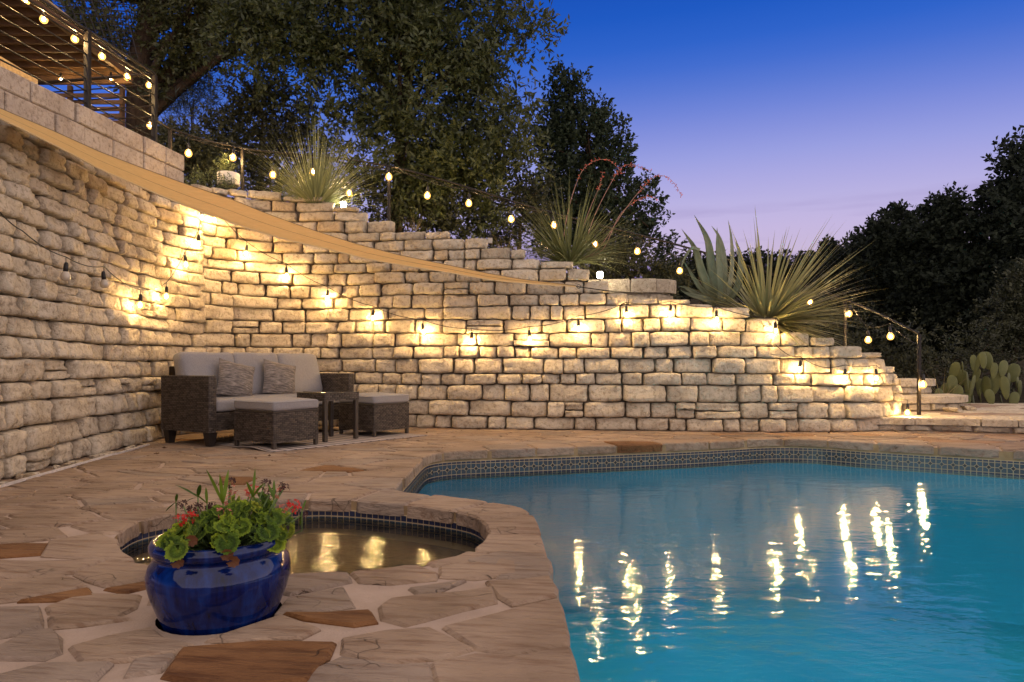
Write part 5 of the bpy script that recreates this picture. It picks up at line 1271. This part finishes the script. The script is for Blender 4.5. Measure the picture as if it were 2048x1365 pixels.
# the broad oak over the middle of the wall
bx, by = at(790, 450, 11.2).x, 11.2
tree('oak_tree', 'broad leafy oak spreading over the middle of the handrail and wall', gp(bx, by), [(880, 40, 150), (1000, 60, 80), (720, 40, 140), (590, 20, 110), (500, 50, 80), (860, 200, 140), (985, 170, 60), (960, 290, 100), (780, 300, 100), (900, 370, 110), (690, 190, 90), (1000, 340, 80), (640, 110, 60), (800, -60, 200), (560, 140, 50), (820, 410, 80)], 11.0, (.105, .020, 9, .24), OAKL, 42, 420,
     ([gp(bx, by), at(795, 380, 11.2), at(800, 280, 11.2), at(810, 180, 11.1), at(835, 60, 11.0), at(850, -60, 11)], (.12, .04)), 31, .9, (.20, .36), limbs=26)
b2 = (at(285, 230, 12.4).x, 12.4)
tree('live_oak', 'thick trunked live oak rising behind the deck railing', gp(*b2), [(215, 40, 80), (180, 10, 80), (290, 170, 40), (400, 40, 80), (470, 30, 90), (350, 80, 50), (330, 150, 35), (420, 110, 50), (540, 10, 80), (240, 110, 45), (380, -30, 120), (300, -60, 100)], 12.2, (.075, .019, 8, .17), LIVEL, 42, 230,
     ([gp(*b2), at(280, 180, 12.4), at(283, 110, 12.4), at(300, 40, 12.4), at(318, -40, 12.4)], (.30, .17)), 33, .8, (.18, .34), limbs=16)
b3 = (at(1190, 500, 13.2).x, 13.2)
tree('juniper', 'dark juniper with ragged pointed outline beside the oak', gp(*b3), [(1122, 165, 26), (1140, 200, 42), (1165, 245, 55), (1195, 285, 55), (1140, 290, 70), (1215, 335, 50), (1160, 370, 80), (1240, 330, 22), (1235, 395, 48), (1290, 400, 30), (1300, 440, 34), (1215, 450, 70), (1270, 480, 50), (1150, 460, 70), (1100, 260, 50), (1100, 380, 70), (1335, 500, 18), (1310, 540, 40), (1230, 540, 50), (1090, 470, 60)], 13.2, (.075, .024, 8, .17), JUNL, 44, 520,
     ([gp(*b3), at(1190, 420, 13.2), at(1175, 300, 13.2), at(1130, 160, 13.2)], (.14, .02)), 35, .8, (.12, .24), limbs=14, up=1.7)
b4 = (at(520, 380, 11.8).x, 11.8)
tree('evergreen_shrub', 'dense dark evergreen shrub behind the grass clump and white pot', gp(*b4), [(500, 225, 55), (440, 250, 45), (560, 215, 55), (605, 250, 40), (480, 310, 75), (580, 320, 65), (400, 300, 50), (540, 370, 60), (630, 330, 50)], 11.8, (.065, .018, 8, .15), BUSHL, 34, 190, ([gp(*b4), at(522, 320, 11.8), at(525, 240, 11.8)], (.08, .02)), 37, .7, (.18, .32), 'shrub', 10)
b5 = (at(385, 300, 12.6).x, 12.6)
tree('feathery_shrub', 'wispy grey green feathery shrub against the sky by the deck corner', gp(*b5), [(385, 190, 34), (410, 170, 26), (360, 230, 32), (335, 215, 22), (420, 215, 28)], 12.6, (.15, .006, 12, .26), GREYL, 16, 60, ([gp(*b5), at(385, 260, 12.6), at(388, 200, 12.6)], (.04, .012)), 39, .6, (.14, .26), 'shrub', 8, up=1.6)
for i, (lab, lobes, Y) in enumerate((('low dark thicket under the oak behind the handrail', [(720, 400, 50), (800, 430, 60), (880, 430, 50), (660, 380, 40)], 10.8), ('low dark thicket between the oak and the juniper', [(960, 430, 55), (1040, 440, 55), (1000, 480, 45), (1080, 400, 45)], 11.6), ('dark shrub at the foot of the juniper beside the red yucca', [(1200, 540, 40), (1290, 560, 40), (1340, 560, 30), (1260, 520, 40)], 11.5), ('dark shrub between the deck corner and the white pot', [(360, 320, 40), (420, 335, 40), (330, 290, 30)], 10.4))):
    p = at(lobes[1][0], lobes[1][1]+60, Y); tree('shrub', lab, gp(p.x, Y), lobes, Y, (.06, .016, 8, .15), BUSHL, 30, 70, ([gp(p.x, Y), at(lobes[1][0], lobes[1][1], Y)], (.05, .02)), 50+i, .7, (.2, .34), 'shrub', 5, group='thickets behind the handrail')
# wood beyond the pool, tree by tree
for i, (lab, lobes, Y, nc) in enumerate((
        ('tallest dark tree at the right edge beyond the pool', [(2035, 320, 45), (2040, 400, 60), (1985, 430, 30), (2010, 480, 60), (2070, 470, 90), (2000, 560, 70), (2080, 600, 110), (2020, 640, 80)], 16.0, 240),
        ('dark broad tree left of the tallest one beyond the landing', [(1880, 435, 30), (1905, 425, 26), (1935, 450, 26), (1850, 480, 40), (1920, 510, 60), (1860, 560, 70), (1940, 580, 70), (1900, 650, 80), (1965, 650, 60)], 17.0, 240),
        ('dark round tree in the middle of the far wood', [(1785, 455, 22), (1815, 460, 24), (1750, 480, 30), (1800, 520, 50), (1760, 560, 60), (1820, 600, 60), (1770, 650, 70), (1830, 680, 50)], 18.0, 200),
        ('dark tree at the left end of the far wood behind the sotol', [(1730, 505, 26), (1705, 530, 34), (1720, 590, 50), (1690, 640, 50), (1740, 660, 50)], 19.5, 120),
        ('distant low tree on the skyline behind the sotol blades', [(1660, 515, 22), (1680, 540, 30), (1640, 550, 34), (1650, 600, 50)], 23.0, 80),
        ('distant low tree on the skyline behind the agave', [(1500, 545, 34), (1550, 540, 28), (1590, 550, 34), (1460, 560, 30), (1530, 590, 50)], 25.0, 90),
        ('distant low tree on the skyline left of the agave', [(1370, 545, 30), (1400, 560, 34), (1420, 545, 26), (1350, 580, 40)], 24.0, 70))):
    p = at(lobes[len(lobes)//2][0], 700, Y); gz_ = terr(p.x, Y)-.1
    tree('far_tree', lab, (p.x, Y, gz_), lobes, Y, (.12, .036, 8, .26), DARKL, 30, int(nc*1.7), ([(p.x, Y, gz_), at(lobes[-2][0], lobes[-2][1]-20, Y), at(lobes[0][0], lobes[0][1]+10, Y)], (.16, .03)), 70+i, .8, (.14, .31), limbs=14, up=1.4, group='trees beyond the pool')
p = at(2030, 690, 13.5)
tree('round_bush', 'rounded olive green bush at the right edge above the cactus', gp(p.x, 13.5), [(2040, 570, 35), (2020, 610, 40), (2060, 630, 50), (2030, 680, 50)], 13.5, (.06, .018, 8, .15), BUSHL, 40, 90, ([gp(p.x, 13.5), at(2035, 600, 13.5)], (.05, .02)), 91, .8, (.2, .34), 'shrub', 5)
for i, (x, y, Y, lab) in enumerate(((1760, 730, 12.5, 'dim low brush behind the lower handrail'), (1850, 740, 12.0, 'dim low brush behind the rail post'), (1960, 720, 12.4, 'dim low brush behind the prickly pear'), (1660, 690, 12.0, 'dim low brush behind the sotol and handrail post'))):
    p = at(x, y+30, Y); tree('brush', lab, gp(p.x, Y), [(x, y, 45), (x+40, y+10, 40), (x-40, y+10, 40), (x, y-50, 40)], Y, (.07, .014, 8, .18), BUSHL, 22, 34, ([gp(p.x, Y), at(x, y, Y)], (.03, .01)), 120+i, .7, (.2, .36), 'shrub', 4, group='low brush beyond the steps')
# white pot and herbs at the top of the wall
p = at(457, 372, 8.75); wp = empty('white_pot', p, 0, 'small white cylindrical pot standing on the wall top', 'pot')
b = MB(); b.lathe([(0, 0), (.125, 0), (.135, .01), (.138, .155), (.130, .158), (.122, .14), (.0, .135)], 28); b.build('body', simple('white_glaze', (.62, .56, .48), .6, .3), wp, True)
b = MB(); b.lathe([(0, .136), (.12, .136)], 16); b.build('soil', SOIL, wp)
HERB = leafmat('herb_leaf', (.06, .08, .035), (.13, .15, .06), .6, .2)
for x, y, Y, r_, s, lab in ((455, 335, 8.75, 20, 1, 'bushy herb growing in the small white pot'), (400, 364, 8.6, 22, 2, 'low creeping herb on the wall top left of the white pot'), (450, 372, 8.5, 16, 3, 'trailing herb in front of the white pot')):
    p = at(x, y+(10 if s == 1 else 12), Y); C = [tuple(at(x+random.uniform(-r_, r_), y+random.uniform(-r_*.6, r_*.5), Y)-p) for _ in range(12)]
    root = empty('herb', p, 0, lab, 'plant'); me, n = crown_mesh('foliage', C, [.09]*12, 120, (.028, .006, 7, .08), HERB, 200+s, 1.0); link(me, 'foliage', root)
# fallen leaves on the paving
DRYL = leafmat('fallen_leaf', (.07, .035, .018), (.14, .07, .035), .8, .1)
for x, y, lab in ((512, 918, 'curled dry leaf on the paving between the ottoman and the planter'), (538, 913, 'dry leaf on the paving just below the rug edge'), (330, 897, 'dry leaf on the paving beside the sofa leg'), (313, 909, 'small dry leaf on the paving near the wall, left of the sofa'), (854, 867, 'tiny dry leaf on the paving by the rug corner')):
    q = gnd(x, y, .01); b = MB(); s = .028
    b.add([(-s, 0, .004), (-s*.3, -s*.45, .012), (s*.6, -s*.35, .006), (s, 0, .014), (s*.5, s*.4, .004), (-s*.4, s*.4, .014), (0, 0, .0)], [(0, 1, 6), (1, 2, 6), (2, 3, 6), (3, 4, 6), (4, 5, 6), (5, 0, 6)])
    o = b.build('fallen_leaf', DRYL); o.location = q; o.rotation_euler[2] = random.uniform(0, 6); tag(o, lab, 'leaf', 'dry leaves on the patio')
print('leaf faces', NL)
